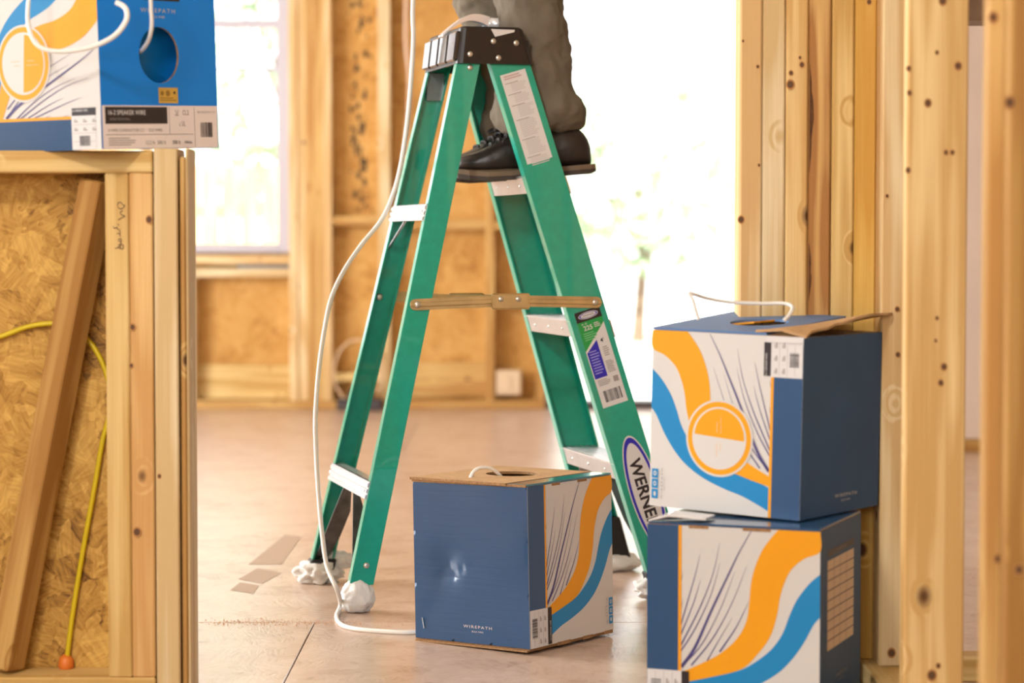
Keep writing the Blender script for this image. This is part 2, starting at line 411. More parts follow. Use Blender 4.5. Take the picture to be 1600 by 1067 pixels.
ceil = tag(box_obj('ceiling', (-4, -2, 2.75), (4, YF + 0.15, 2.85), SHELL), kind='structure')
def shell_wall(name, rects, mat):
    bm = bmesh.new()
    for lo, hi in rects: add_box(bm, lo, hi)
    return tag(from_bm(name, bm, mat), kind='structure')
# left outer wall with two daylight openings, right outer wall, wall behind the camera
shell_wall('wall_left_outer', [((-4.05, -2, 0), (-3.95, YF, .35)), ((-4.05, -2, 2.4), (-3.95, YF, 2.75)), ((-4.05, -2, .35), (-3.95, 1.1, 2.4)),
                               ((-4.05, 1.1, .35), (-3.95, 2.3, .9)), ((-4.05, 1.1, 2.1), (-3.95, 2.3, 2.4)), ((-4.05, 2.3, .35), (-3.95, 4.35, 2.4)), ((-4.05, 7.95, .35), (-3.95, YF, 2.4))], SHELL)
shell_wall('wall_right_outer', [((3.95, -2, 0), (4.05, YF, 2.75))], SHELL)
shell_wall('wall_behind_camera', [((-4, -2.05, 0), (4, -1.95, .8)), ((-4, -2.05, 2.4), (4, -1.95, 2.75)), ((-4, -2.05, .8), (-1.8, -1.95, 2.4)), ((.0, -2.05, .8), (4, -1.95, 2.4)), ((-1.8, -2.05, .8), (0, -1.95, 1.15))], SHELL)

# far wall: sheathing outside, studs and blocking inside, a window and a glazed door
farw = empty('wall_far', (0, YF, 0)); tag(farw, kind='structure')
def fx(px): return at(px, 500, YF).x
def fz(py): return at(800, py, YF).z
WX0, WX1 = fx(452) - 2.0, fx(452)              # window rough opening
WZ0, WZ1 = fz(395), 2.2
DX0, DX1 = fx(852), fx(852) + 1.83              # door opening
DZ1 = 2.1
bm = bmesh.new()
ys0, ys1 = S2, S2 + 0.012
for lo, hi in (((-4, ys0, 0), (WX0, ys1, 2.75)), ((WX0, ys0, 0), (WX1, ys1, WZ0)), ((WX0, ys0, WZ1), (WX1, ys1, 2.75)), ((WX1, ys0, 0), (DX0, ys1, 2.75)),
               ((DX0, ys0, DZ1), (DX1, ys1, 2.75)), ((DX1, ys0, 0), (4, ys1, 2.75))): add_box(bm, lo, hi)
from_bm('sheathing', bm, OSB_F, farw)
def stud(px, w=S1, z0=S1, z1=2.67, mat=W_YEL, d=S2, name='stud', y=0):
    return lumber(name, (w, d, z1 - z0), (px, d / 2 + y, (z0 + z1) / 2), mat, farw)
for x_ in (fx(474), fx(487), fx(500), fx(512)): stud(x_, mat=random.Random(x_).choice([W_YEL, W_PALE, W_ORG]))
stud(WX1 + 0.02, z1=2.2, mat=W_PALE); stud(WX0 - 0.02, z1=2.2)
stud(fx(601), S1 * 1.4, mat=W_WHITE); stud(fx(766), mat=W_ORG); stud(DX0 - 0.02, mat=W_ORG); stud(fx(1175)); stud(DX1 + .02)
for k in range(5): stud(-3.8 + k * .55, mat=W_YEL)
stud(fx(378) - .38, z1=WZ0 - .1); stud(fx(298), z1=WZ0 - .1, mat=W_WHITE)
for k in range(4): stud(DX1 + .3 + k * .4)
lumber('plate', (DX0 + 4, S2, S1), ((DX0 - 4) / 2, S2 / 2, S1 / 2), W_ORG, farw, 'x')
lumber('plate', (4 - DX1, S2, S1), ((DX1 + 4) / 2, S2 / 2, S1 / 2), W_ORG, farw, 'x')
lumber('plate', (8, S2, S1 * 2), (0, S2 / 2, 2.75 - S1), W_ORG, farw, 'x')
# blocking between the studs
for xa, xb, z_, m_ in ((fx(520), fx(592), fz(345), W_ORG), (fx(610), fx(760), fz(352), W_ORG), (fx(772), fx(846), fz(352), W_ORG),
                       (fx(520), fx(592), fz(590), W_YEL), (fx(772), fx(846), fz(470), W_ORG)):
    lumber('blocking', (xb - xa, S2 * .9, S1), ((xa + xb) / 2, S2 / 2, z_), m_, farw, 'x')
lumber('blocking', (fx(760) - fx(610), .02, .15), ((fx(760) + fx(610)) / 2, S2 - .012, fz(594)), W_ORG, farw, 'x')
lumber('blocking', (fx(455) - fx(300), .02, .15), ((fx(455) + fx(300)) / 2, S2 - .012, fz(598)), W_YEL, farw, 'x')
# dark weather marks and stamped lettering on the sheathing
MARK = pm('mould_mark', (66, 54, 40), .9)
mk_p = Print((0, S2, 0), (1, 0, 0), (0, 0, 1), base=.0008); rnd = random.Random(21)
for k in range(75):
    py = rnd.uniform(-20, 330); px = 562 + rnd.gauss(0, 7) + 6 * math.sin(py / 40); r_ = rnd.uniform(1.2, 4.5) / 356
    cx_, cz_ = fx(px), fz(py); nn = rnd.randint(5, 8)
    mk_p.poly([(cx_ + r_ * rnd.uniform(.5, 1.2) * math.cos(6.283 * j / nn), cz_ + 1.8 * r_ * rnd.uniform(.5, 1.2) * math.sin(6.283 * j / nn)) for j in range(nn)], MARK, k % 3)
o = mk_p.build('weather_marks', farw); o['kind'] = 'stuff'
# window sill framing
lumber('sill_plate', (WX1 - WX0, S2, S1), ((WX0 + WX1) / 2, S2 / 2, WZ0 - S1 / 2 - .012), W_PALE, farw, 'x')
lumber('sill_plate', (WX1 - WX0, S2, S1), ((WX0 + WX1) / 2, S2 / 2, WZ0 - S1 * 1.5 - .03), W_WHITE, farw, 'x')
lumber('header', (WX1 - WX0 + .1, S2, .2), ((WX0 + WX1) / 2, S2 / 2, 2.32), W_YEL, farw, 'x')
lumber('header', (DX1 - DX0 + .1, S2, .2), ((DX0 + DX1) / 2, S2 / 2, DZ1 + .12), W_YEL, farw, 'x')
# window
win = empty('window_1', ((WX0 + WX1) / 2, YF + .04, WZ0)); tag(win, kind='structure')
hw = (WX1 - WX0) / 2; hh = WZ1 - WZ0; fw = 0.055
for nm, lo, hi in (('frame_side', (-hw, 0, 0), (-hw + fw, .07, hh)), ('frame_side', (hw - fw, 0, 0), (hw, .07, hh)), ('frame_sill', (-hw + fw, 0, 0), (hw - fw, .07, fw * .75)), ('frame_head', (-hw + fw, 0, hh - fw), (hw - fw, .07, hh))):
    box_obj(nm, lo, hi, VINYL, win, .004)
mz = fz(35) - WZ0
box_obj('meeting_rail', (-hw + fw, .01, mz - .02), (hw - fw, .06, mz + .02), VINYL, win, .004)
box_obj('glazing_bar', (-hw + fw, .03, fz(106) - WZ0 - .010), (hw - fw, .045, fz(106) - WZ0 + .010), VINYL, win, .002)
box_obj('pane', (-hw + fw, .034, fw * .75), (hw - fw, .038, mz - .02), GLASS, win)
box_obj('pane', (-hw + fw, .034, mz + .02), (hw - fw, .038, hh - fw), GLASS, win)
tag(box_obj('spirit_level', (-.12, 0, 0), (.12, .03, .018), pm('grey_metal', (110, 112, 120), .4, .5), None, .002, (fx(412), YF + .02, fz(420) - .0)),
    'grey metal bar lying on the sill below the window', 'bar')
# glazed door: frame and two panes
door = empty('door_1', ((DX0 + DX1) / 2, YF + .02, 0)); tag(door, kind='structure')
dh = (DX1 - DX0) / 2
DARKM = pm('dark_threshold', (88, 82, 82), .4, .6)
box_obj('threshold', (-dh, -.02, 0), (dh, .12, .035), DARKM, door, .003)
for nm, lo, hi in (('frame_side', (-dh, 0, .035), (-dh + .05, .1, DZ1)), ('frame_side', (dh - .05, 0, .035), (dh, .1, DZ1)), ('frame_head', (-dh + .05, 0, DZ1 - .05), (dh - .05, .1, DZ1)), ('stile', (.62, .02, .035), (.69, .07, DZ1 - .05))):
    box_obj(nm, lo, hi, VINYL, door, .004)
box_obj('pane', (-dh + .05, .045, .035), (.62, .05, DZ1 - .05), GLASS, door)
box_obj('pane', (.69, .045, .035), (dh - .05, .05, DZ1 - .05), GLASS, door)
# things on the far wall
bm = bmesh.new(); add_box(bm, (-.055, 0, -.055), (.055, .045, .055), .006); add_box(bm, (-.012, -.004, -.03), (.012, .002, .03), .002)
tag(from_bm('switch_box', bm, pm('box_offwhite', (225, 196, 160), .5), None, (fx(795), YF - .0, fz(598))), 'off-white utility box low on the far wall beside the door', 'electrical box')
bm = bmesh.new(); add_box(bm, (-.10, 0, 0), (.10, .06, .05), .008); add_box(bm, (-.05, .005, .05), (.06, .05, .09), .008)
tag(from_bm('cable_box', bm, pm('soot', (70, 60, 60), .6), None, (fx(563), YF - .075, 0.0)), 'dark box with coiled cable at the foot of the far wall', 'box')
pts = [at(560 + 38 * math.cos(a), 575 - 50 * math.sin(a) + 6, YF - .03) for a in [R(-70 + 320 * k / 20) for k in range(21)]]
tag(tube_obj('cable_coil', pts, .006, pm('cable_tan', (214, 180, 140), .5), n=3), 'loop of pale cable hanging on the far wall', 'cable')
tag(tube_obj('hanging_cable', [at(637, -60, YF - .03), at(634, 60, YF - .03), at(640, 120, YF - .03), at(638, 180, YF - .02), at(630, 260, YF - .02)], .009, pm('cable_pink', (226, 190, 160), .5)),
    'faint pale cable hanging on the far wall behind the ladder', 'cable')

# outdoors beyond the openings
tag(box_obj('ground_outside', (-14, YF + .2, -.35), (14, 40, -.25), pm('pale_ground', (205, 200, 190), .9)), kind='structure')
FOL = pm('foliage', (168, 190, 154), .7, var=.25, vscale=3)
BARK = pm('bark', (110, 92, 74), .9)
def shrub(name, loc, h, r, label, n=700, seed=1):
    rnd = random.Random(seed); t = empty(name, loc)
    bm = bmesh.new()
    add_tube(bm, [Vector((0, 0, 0)), Vector((.05, 0, h * .3)), Vector((0, .05, h * .6))], [.07, .05, .02], 8)
    for k in range(5):
        a = k * 1.3; add_tube(bm, [Vector((.04, 0, h * .3 + .05 * k)), Vector((r * .5 * math.cos(a), r * .5 * math.sin(a), h * (.5 + .07 * k)))], [.035, .012], 6)
    from_bm('trunk', bm, BARK, t)
    bm = bmesh.new()
    for k in range(n):
        d = Vector((rnd.gauss(0, 1), rnd.gauss(0, 1), rnd.gauss(0, 1))).normalized() * rnd.uniform(.35, 1) ** .5
        p = Vector((d.x * r, d.y * r, h * .62 + d.z * h * .38)); s = rnd.uniform(.06, .14)
        a = Vector((rnd.uniform(-1, 1), rnd.uniform(-1, 1), rnd.uniform(-1, 1))).normalized(); b_ = a.orthogonal().normalized()
        bm.faces.new([bm.verts.new(p + a * s), bm.verts.new(p + b_ * s * .5), bm.verts.new(p - a * s), bm.verts.new(p - b_ * s * .5)])
    o = from_bm('foliage', bm, FOL, t); o['kind'] = 'stuff'
    return tag(t, label, 'tree', 'trees outside')
shrub('garden_tree', (1.2, 22, -.25), 2.6, 1.1, 'overexposed leafy tree seen through the glazed door', 900, 2)
shrub('garden_tree', (-4.6, 20, -.25), 3.2, 1.2, 'overexposed leafy tree seen through the window, behind the fence', 900, 3)
shrub('garden_tree', (-1.7, 19, -.25), 4.6, 1.3, 'tall overexposed tree seen through the right half of the window', 1200, 5)
fence = empty('garden_fence', (-3, 17.2, -.25)); tag(fence, 'sunlit wooden board fence outside the window', 'fence')
FW = wood('fence_wood', (226, 176, 120), (200, 146, 92))
for k in range(26): lumber('board', (.14, .02, 1.55), (-2.4 + .15 * k, 0, .775), FW, fence)
for z_ in (.35, 1.2): lumber('rail', (4, .04, .09), (-.5, .035, z_), FW, fence, 'x')

# half wall on the left (front face at YL) with strand board on its far side
YL = 3.70
def lx(px): return at(px, 640, YL).x
def lz(py): return at(200, py, YL).z
wl = empty('wall_left', (0, 0, 0)); tag(wl, kind='structure')
ztop = lz(235); zpl = lz(270); zbp = 0.0385
yc = YL + S2 / 2
xs = [lx(166), lx(203.5), lx(240.5)]
lumber('stud', (xs[1] - xs[0] - .0005, S2, zpl - zbp), ((xs[0] + xs[1]) / 2, yc, (zpl + zbp) / 2), W_YEL, wl)
lumber('stud', (xs[2] - xs[1] - .0005, S2, zpl - zbp), ((xs[1] + xs[2]) / 2, yc + .001, (zpl + zbp) / 2), wood('pine_peach', (230, 190, 128), (204, 154, 92)), wl)
zend = lz(231.5)
xe0, xe1 = lx(242.5), lx(279)
lumber('stud', (xe1 - xe0, S2, zend), ((xe0 + xe1) / 2, yc - .001, zend / 2), W_WHITE, wl)
xl0 = -2.4
lumber('plate', (xs[2] - xl0, S2, ztop - zpl - .0005), ((xs[2] + xl0) / 2, yc - .001, (ztop + zpl) / 2), W_YEL, wl, 'x')
lumber('plate', (xs[2] - xl0, S2, zbp), ((xs[2] + xl0) / 2, yc, zbp / 2), W_YEL, wl, 'x')
for k in range(1, 5): lumber('stud', (S1, S2, zpl - zbp), (xs[0] - .406 * k - .05, yc, (zpl + zbp) / 2), W_YEL, wl)
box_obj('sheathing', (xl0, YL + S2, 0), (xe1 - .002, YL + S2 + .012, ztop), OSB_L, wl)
# splintered strip nailed to the end of the half wall
lumber('end_strip', (.009, S2 * .92, zend * .985), (xe1 + .0075, yc + .003, zend * .985 / 2), W_ORG, wl)
lumber('end_strip', (.004, S2, zend), (xe1 + .015, yc + .004, zend / 2), W_WHITE, wl)
# slanted board leaning in the bay
pt, pb = at(151, 266, YL + .030), at(2, 1100, YL + .010)
pt = Vector((pt.x, YL + .044, zpl - .012)); pb = Vector((pb.x, YL + .044, .047))
d = pt - pb; ln = d.length
q = d.to_track_quat('Z', 'X')
o = lumber('leaning_board', (.0415, .050, ln), (pt + pb) / 2, W_BROWN, None, 'z')
ang = math.atan2(d.x, d.z); o.rotation_euler = (Matrix.Rotation(ang, 3, 'Y') @ Matrix.Rotation(R(-24), 3, 'Z')).to_euler()
tag(o, 'brown two-by-four leaning diagonally inside the half wall on the left', 'board')
# yellow cable with an orange connector at its end
yb = YL + S2 - .008
ypts = [at(-60, 540, yb), at(0, 526, yb), at(45, 510, yb), at(90, 506, yb - .002), at(125, 520, yb), at(150, 548, yb), at(168, 590, yb), at(172, 640, yb), at(160, 690, yb), at(148, 760, yb), at(128, 870, yb), at(112, 970, yb), at(104, 1035, yb)]
yc_o = empty('yellow_cable', ypts[-1]); tag(yc_o, 'yellow electrical cable with an orange wire nut inside the half wall', 'cable')
o = tube_obj('sheath', [p - ypts[-1] for p in ypts], .0042, YCAB, yc_o)
bm = bmesh.new(); add_tube(bm, [Vector((.002, 0, .012)), Vector((0, 0, .006)), Vector((-.001, -.002, -.006)), Vector((-.002, -.003, -.014))], [.007, .012, .013, .008], 10)
from_bm('wire_nut', bm, NUT, yc_o, smooth=True)
# pen marks on the first stud (traced strokes)
pen = Print(Vector((0, YL - .0012, 0)), (1, 0, 0), (0, 0, 1), base=.0)
INK = pm('pen_ink', (84, 58, 44), .7)
def pen_px(pts):  # crop coordinates (150..250, 300..420) at 8.89x
    out = []
    for a, b_ in pts:
        p = at(150 + a / 8.89, 300 + b_ / 8.89, YL - .0012); out.append((p.x, p.z))
    return out
for st in ([(300, 190), (310, 145), (345, 145), (375, 180), (400, 185), (370, 225), (330, 232), (300, 205)], [(375, 262), (340, 275), (345, 310), (400, 335), (360, 355), (305, 390)],
           [(300, 440), (320, 470)], [(240, 475), (255, 505), (290, 490), (300, 515), (320, 520)], [(330, 520), (335, 620)], [(288, 572), (332, 580)],
           [(310, 665), (335, 645), (352, 670), (330, 690), (310, 665)], [(355, 690), (340, 720), (305, 740)], [(380, 735), (375, 790), (345, 780), (335, 735), (380, 735)], [(340, 750), (300, 770), (265, 790)], [(300, 770), (340, 790)]):
    pen.streak(pen_px(st), .0011, INK, 0, taper=False)
o = pen.build('handwriting', wl)
# ---- right: stack of studs at the side of the opening
YR = 3.86
def rx(px): return at(px, 300, YR).x
wr_ = empty('wall_right', (0, 0, 0)); tag(wr_, kind='structure')
edges = [1155, 1190.6, 1226.7, 1262.6, 1298.7, 1334, 1369.5]
ms = [W_PALE, W_WHITE, W_KNOT, wood('pine_barky', (222, 180, 112), (170, 118, 64), ring=.9), W_YEL, wood('pine_gold', (230, 190, 104), (204, 154, 70))]
ybs = [0, .001, .0005, .003, -.001, 0]
for i in range(6):
    a, b_ = rx(edges[i]), rx(edges[i + 1])
    lumber('stud', (b_ - a - .0012, S2, 2.65 - S1), ((a + b_) / 2, YR + S2 / 2 + ybs[i], (2.65 + S1) / 2), ms[i], wr_, bev=.003)
# bark left on the edge of the fourth stud
bm = bmesh.new(); rnd = random.Random(4); BARKM = pm('bark_edge', (88, 54, 26), .9, var=.4, vscale=60)
xb = rx(edges[3]) + .002
for (y0, y1, w) in ((100, 270, .006), (380, 470, .004), (520, 640, .006)):
    p0, p1 = at(1264, y0, YR), at(1264, y1, YR); n = 12; L_, R_ = [], []
    for k in range(n + 1):
        z = p1.z + (p0.z - p1.z) * k / n; e = math.sin(math.pi * k / n) * w * rnd.uniform(.6, 1.2)
        L_.append((xb, z)); R_.append((xb + e + .0005, z))
    for k in range(n):
        bm.faces.new([bm.verts.new((L_[k][0], YR - .0008 + .003, L_[k][1])), bm.verts.new((R_[k][0], YR + .003 - .0008, R_[k][1])), bm.verts.new((R_[k + 1][0], YR + .003 - .0008, R_[k + 1][1])), bm.verts.new((L_[k + 1][0], YR + .003 - .0008, L_[k + 1][1]))])
from_bm('bark_strip', bm, BARKM, wr_)
xR = rx(1369.5)
lumber('stud', (S1, S2, 2.65 - S1), (xR + .024, YR + S2 / 2 + .1, (2.65 + S1) / 2), wood('pine_backlit', (238, 178, 136), (220, 150, 104)), wr_)  # orange backlight in this narrow strip, put into the stud's pink colour
xB = at(1379, 300, YR - .06).x
lumber('stud', (S1 * 1.05, S2, 2.65 - S1), (xB + S1 / 2, YR - .06 + S2 / 2, (2.65 + S1) / 2), W_PALE, wr_)
lumber('plate', (4 - rx(1155), S2, S1), ((4 + rx(1155)) / 2, YR + S2 / 2, S1 / 2), W_YEL, wr_, 'x')
lumber('plate', (4 - rx(1155), S2, S1 * 2), ((4 + rx(1155)) / 2, YR + S2 / 2, 2.65 + S1), W_YEL, wr_, 'x')
for k in range(4): lumber('stud', (S1, S2, 2.65 - S1), (1.35 + .6 * k, YR + S2 / 2, (2.65 + S1) / 2), W_YEL, wr_)
# ---- side wall running towards the camera on the right
wn = empty('wall_near_right', (0, 0, 0)); tag(wn, kind='structure')
YA = 3.40
xA = at(1416, 500, YA).x
lumber('stud', (S2, S1, 2.65 - S1), (xA + S2 / 2, YA + S1 / 2, (2.65 + S1) / 2), W_KNOT, wn)
YC = 2.84
xC = at(1542, 500, YC).x
lumber('stud', (S2, S1, 2.65 - S1), (xC + S2 / 2, YC + S1 / 2, (2.65 + S1) / 2), W_ORG, wn)
xD = at(1575, 500, YC - S1).x
lumber('stud', (S2, S1, 2.65 - S1), (xD + S2 / 2, YC - S1 / 2 - .001, (2.65 + S1) / 2), W_BROWN, wn)
for k in range(5): lumber('stud', (S2, S1, 2.65 - S1), (xA + S2 / 2, YC - .6 - .6 * k, (2.65 + S1) / 2), W_YEL, wn)
lumber('plate', (S2, YR + 2, S1), (xA + S2 / 2 + .004, (YR - 2) / 2 - .002, S1 / 2), W_YEL, wn, 'y')
lumber('plate', (S2, YR + 2, S1 * 2), (xA + S2 / 2 + .004, (YR - 2) / 2 - .002, 2.65 + S1), W_YEL, wn, 'y')
# knots and nail holes in the faces of the boards
KNOT = pm('knot_brown', (96, 62, 34), .7); KRIM = pm('knot_rim', (184, 128, 70), .7)
def knots(parent, Y, lst):
    pr_ = Print((0, Y - .0012, 0), (1, 0, 0), (0, 0, 1), base=.0)
    for px, py, r in lst:
        p = at(px, py, Y - .0012); r *= Y / FPX
        pr_.disc(p.x, p.z, r * 1.35, KRIM, 0, 14, r2=r * 1.7); pr_.disc(p.x, p.z, r, KNOT, 1, 12, r2=r * 1.15)
    o_ = pr_.build('knot_marks', parent); o_['kind'] = 'stuff'
knots(wr_, YR, [(1235, 132, 5), (1253, 101, 3.2), (1236, 114, 2.8), (1250, 90, 1.8), (1184, 104, 2), (1186, 258, 1.8), (1158, 343, 4), (1358, 3, 3), (1161, 64, 1.6)])
knots(wr_, YR - .061, [(1402, 483, 3), (1403, 554, 3), (1386, 306, 2), (1393, 1020, 5)])
knots(wn, YA, [(1450, 161, 4.5), (1497, 103, 4.5), (1464, 82, 2.4), (1420, 107, 3), (1421, 145, 3), (1478, 238, 2.8), (1488, 238, 2.8), (1419, 266, 3.2), (1473, 1, 5), (1475, 573, 4), (1470, 598, 3.5), (1464, 497, 2.2), (1462, 532, 1.8), (1456, 1055, 6), (1466, 1040, 3)])
knots(wn, YC, [(1552, 27, 6), (1559, 873, 5)])
knots(wn, YC - S1 - .001, [(1578, 160, 7), (1592, 890, 6)])
knots(wl, YL, [(233, 343, 4.2), (207, 511, 3.6), (205, 571, 2.5), (214, 831, 5), (249, 744, 2.6)])
# ---- beyond: pinkish wall of the next room and a grey beam
wp = empty('wall_far_right', (0, 0, 0)); tag(wp, kind='structure')
box_obj('panel', (1.25, 8.1, .0), (3.95, 8.2, 2.75), pm('pink_panel', (224, 200, 182), .7, var=.06, vscale=3), wp)
lumber('plate', (2.6, .05, .045), (2.55, 8.07, .0225), W_BROWN, wp, 'x')
pa = at(1340, 20, 4.6); pb_ = at(1600, 44, 4.6)
tag(box_obj('grey_beam', (-.35, 0, 0), (.35, .12, .25), pm('beam_grey', (150, 128, 112), .6, var=.15), None, .004, ((pa.x + pb_.x) / 2, 4.6, (pa.z + pb_.z) / 2)), 'grey-brown beam high up beyond the right-hand studs', 'beam')
bpos = bpy.data.objects['grey_beam']; bpos.scale = (1, 1, 1)

# ---------------------------------------------------------------- the step ladder
LX, LY, LYAW = -0.047, 4.883, 0.264
B_, T_ = .449, .277
UR0, UR1, UF0, UF1, HC = -.360, -.090, .298, -.057, 1.176
WR, WF = .049, .085
HR = 1.165
ladder = empty('step_ladder', (LX, LY, 0), (0, 0, LYAW))
tag(ladder, 'green fiberglass step ladder with dark cap standing on the subfloor', 'ladder')
def half(z): t = z / HC; return (B_ * (1 - t) + T_ * t) / 2
def ur(z): t = z / HC; return UR0 * (1 - t) + UR1 * t
def uf(z): t = z / HC; return UF0 * (1 - t) + UF1 * t
def rail(kind, side, z0, z1):
    u = ur if kind == 'r' else uf; w = WR if kind == 'r' else WF; dpt = .026 if kind == 'r' else .03; t = .004
    prof = [(0, 0), (w, 0), (w, dpt), (w - t, dpt), (w - t, t), (t, t), (t, dpt), (0, dpt)]
    rings = []
    for z in (z0, z1):
        rings.append([Vector((u(z) + a, side * (half(z) - b_), z)) for a, b_ in prof])
    bm = bmesh.new(); add_loft(bm, rings)
    ed = [e for e in bm.edges if abs(e.verts[0].co.z - e.verts[1].co.z) > .5]
    bmesh.ops.bevel(bm, geom=ed, offset=.0012, segments=2, affect='EDGES')
    return from_bm('rear_rail' if kind == 'r' else 'front_rail', bm, GREEN, ladder)
for s_ in (-1, 1):
    rail('r', s_, .055 if s_ < 0 else .04, HR - .03); rail('f', s_, .045, HR - .03)
# steps: aluminium treads with front and back skirts and ribs
def step(z):
    h = half(z) - .006; u0 = uf(z) + .001; bm = bmesh.new()
    w = WF + .004
    add_box(bm, (u0, -h, z - .004), (u0 + w, h, z))
    sl = (UF1 - UF0) / HC
    for ua in (u0, u0 + w - .003):
        vv = add_box(bm, (ua, -h, z - .036), (ua + .003, h, z - .003))
        for v in vv: v.co.x += sl * (v.co.z - z)
    for k in range(6): add_box(bm, (u0 + .008 + k * .013, -h, z), (u0 + .012 + k * .013, h, z + .0014))
    o = from_bm('step', bm, ALU, ladder)
    for k in range(3):
        dome_obj('rivet', (u0 - .0005 + sl * -.02, -h * .6 + h * .6 * k, z - .02), (-1, 0, 0), .0035, RIVET, o)
    return o
for z in (.285, .581, .877): step(z)
# diagonal braces under the lowest step
for s_ in (-1, 1):
    z = .25; h = half(z)
    bm = bmesh.new()
    A = [Vector((uf(.25) + .02, s_ * h * .45, .252)), Vector((uf(.06) + .03, s_ * (half(.06) - .012), .07))]
    dv = (A[1] - A[0])
    rings = []
    for p, wd in ((A[0], .016), (A[0].lerp(A[1], .5), .026), (A[1], .022)):
        rings.append([p + Vector((-wd, 0, 0)), p + Vector((wd, 0, 0)), p + Vector((wd, s_ * .003, .001)), p + Vector((-wd, s_ * .003, .001))])
    add_loft(bm, rings); from_bm('brace', bm, STEEL, ladder)
# rear cross bars with braces
def crossbar(z, ht):
    h = half(z) - .005; bm = bmesh.new(); sl = (UR1 - UR0) / HC
    vv = add_box(bm, (ur(z) - .002, -h, z - ht / 2), (ur(z) + .002, h, z + ht / 2))
    for k in range(3):
        zz = z - ht / 2 + ht * (k + .1) / 3
        vv += add_box(bm, (ur(z) - .0045, -h, zz), (ur(z) - .002, h, zz + ht * .2))
    vv += add_box(bm, (ur(z) - .002, -h, z + ht / 2 - .002), (ur(z) + .022, h, z + ht / 2))
    for v in vv: v.co.x += sl * (v.co.z - z)
    o = from_bm('cross_bar', bm, ALU, ladder)
    for s_ in (-1, 1):
        dome_obj('rivet', (ur(z) - .0045, s_ * (h - .018), z), (-1, 0, .2), .005, RIVET, o)
crossbar(.243, .036); crossbar(.802, .034)
for s_ in (-1, 1):
    bm = bmesh.new()
    a = Vector((ur(.225) + .006, s_ * .045, .228)); b_ = Vector((ur(.05) + .012, s_ * (half(.05) - .018), .055))
    rings = []
    for t_, wd in ((0, .010), (.35, .030), (.7, .030), (1, .022)):
        p = a.lerp(b_, t_)
        rings.append([p + Vector((-.003, 0, 0)), p + Vector((wd, -s_ * .012, 0)), p + Vector((wd, -s_ * .009, .0)), p + Vector((-.003, s_ * .004, 0))])
    add_loft(bm, rings); from_bm('brace', bm, pm('dark_steel', (84, 84, 84), .45, .7, var=.3, vscale=40), ladder)
# small brace under the upper cross bar, on the far rail
bm = bmesh.new(); add_tube(bm, [Vector((ur(.79) + .004, .03, .788)), Vector((ur(.73) + .01, half(.73) - .004, .728))], .009, 8, flat=.3); from_bm('brace', bm, STEEL, ladder)
# spreaders
def spreader(s_):
    zr = .615 if s_ < 0 else .625
    v0 = s_ * (half(.617) + .0015); vi = s_ * .006
    ua, ub = ur(zr) + WR * .32, uf(.617) + WF * .80
    mid = ua + (ub - ua) * .47; z1 = zr + (.006 if s_ < 0 else -.012); zb = .617
    def bar(x0, z0, x1, z1_, vv, wd=.0115, rnd_end=True):
        bm = bmesh.new(); d = Vector((x1 - x0, 0, z1_ - z0)); L_ = d.length; d.normalize(); n_ = Vector((-d.z, 0, d.x))
        sec = [(-wd, 0), (-wd * .45, 0), (-wd * .3, .0035), (wd * .3, .0035), (wd * .45, 0), (wd, 0), (wd, -.0018), (-wd, -.0018)]
        rings = []
        for t_, k in ((-wd * .9, .45), (-wd * .55, .85), (0, 1), (L_, 1), (L_ + wd * .55, .85), (L_ + wd * .9, .45)):
            rings.append([Vector((x0, 0, z0)) + d * t_ + n_ * (a * k) + Vector((0, vv + s_ * b2, 0)) for a, b2 in sec])
        add_loft(bm, rings); return from_bm('spreader_bar', bm, BRASS, ladder)
    bar(ua, zr, mid, z1, v0 + s_ * .003); bar(mid + .03, z1, ub, zb, v0 + s_ * .003)
    bm = bmesh.new()
    add_box(bm, (mid - .022, min(v0 + s_ * .0065, v0 + s_ * .0095), z1 - .017), (mid + .058, max(v0 + s_ * .0065, v0 + s_ * .0095), z1 + .016), .003)
    hp = from_bm('hinge_plate', bm, BRASS, ladder)
    for u_ in (mid - .003, mid + .034): dome_obj('rivet', (u_, v0 + s_ * .0095, z1 + .004), (0, s_, 0), .006, RIVET, hp)
    dome_obj('rivet', (ua + .004, v0 + s_ * .006, zr), (0, s_, 0), .007, RIVET, ladder)
    dome_obj('rivet', (ub - .004, v0 + s_ * .006, zb), (0, s_, 0), .0065, RIVET, ladder)
spreader(-1); spreader(1)
dome_obj('rivet', (ur(.625) + WR * .3, half(.625) - .005, .622), (0, -1, 0), .008, RIVET, ladder)
dome_obj('rivet', (ur(.09) + WR * .55, -half(.09) - .0, .094), (0, -1, 0), .0065, RIVET, ladder)
# top cap: hollow moulded cap with sloping sides
CB0, CB1, CT0, CT1, ZB, ZT, VW = -.108, .055, -.099, .034, 1.105, 1.181, .152
bm = bmesh.new()
def ring(u0, u1, v, z, r=.012):
    out = []
    for cx_, cy_, a0 in ((u1 - r, v - r, 0), (u0 + r, v - r, 90), (u0 + r, -v + r, 180), (u1 - r, -v + r, 270)):
        for k in range(4): out.append(Vector((cx_ + r * math.cos(R(a0 + 30 * k)), cy_ + r * math.sin(R(a0 + 30 * k)), z)))
    return out
add_loft(bm, [ring(CB0 + .006, CB1 - .006, VW - .006, ZB + .05), ring(CB0 + .006, CB1 - .006, VW - .006, ZB), ring(CB0, CB1, VW, ZB), ring(CT0, CT1, VW - .006, ZT - .004), ring(CT0 + .004, CT1 - .004, VW - .010, ZT)], True, True)
cap = from_bm('top_cap', bm, CAPM, ladder)
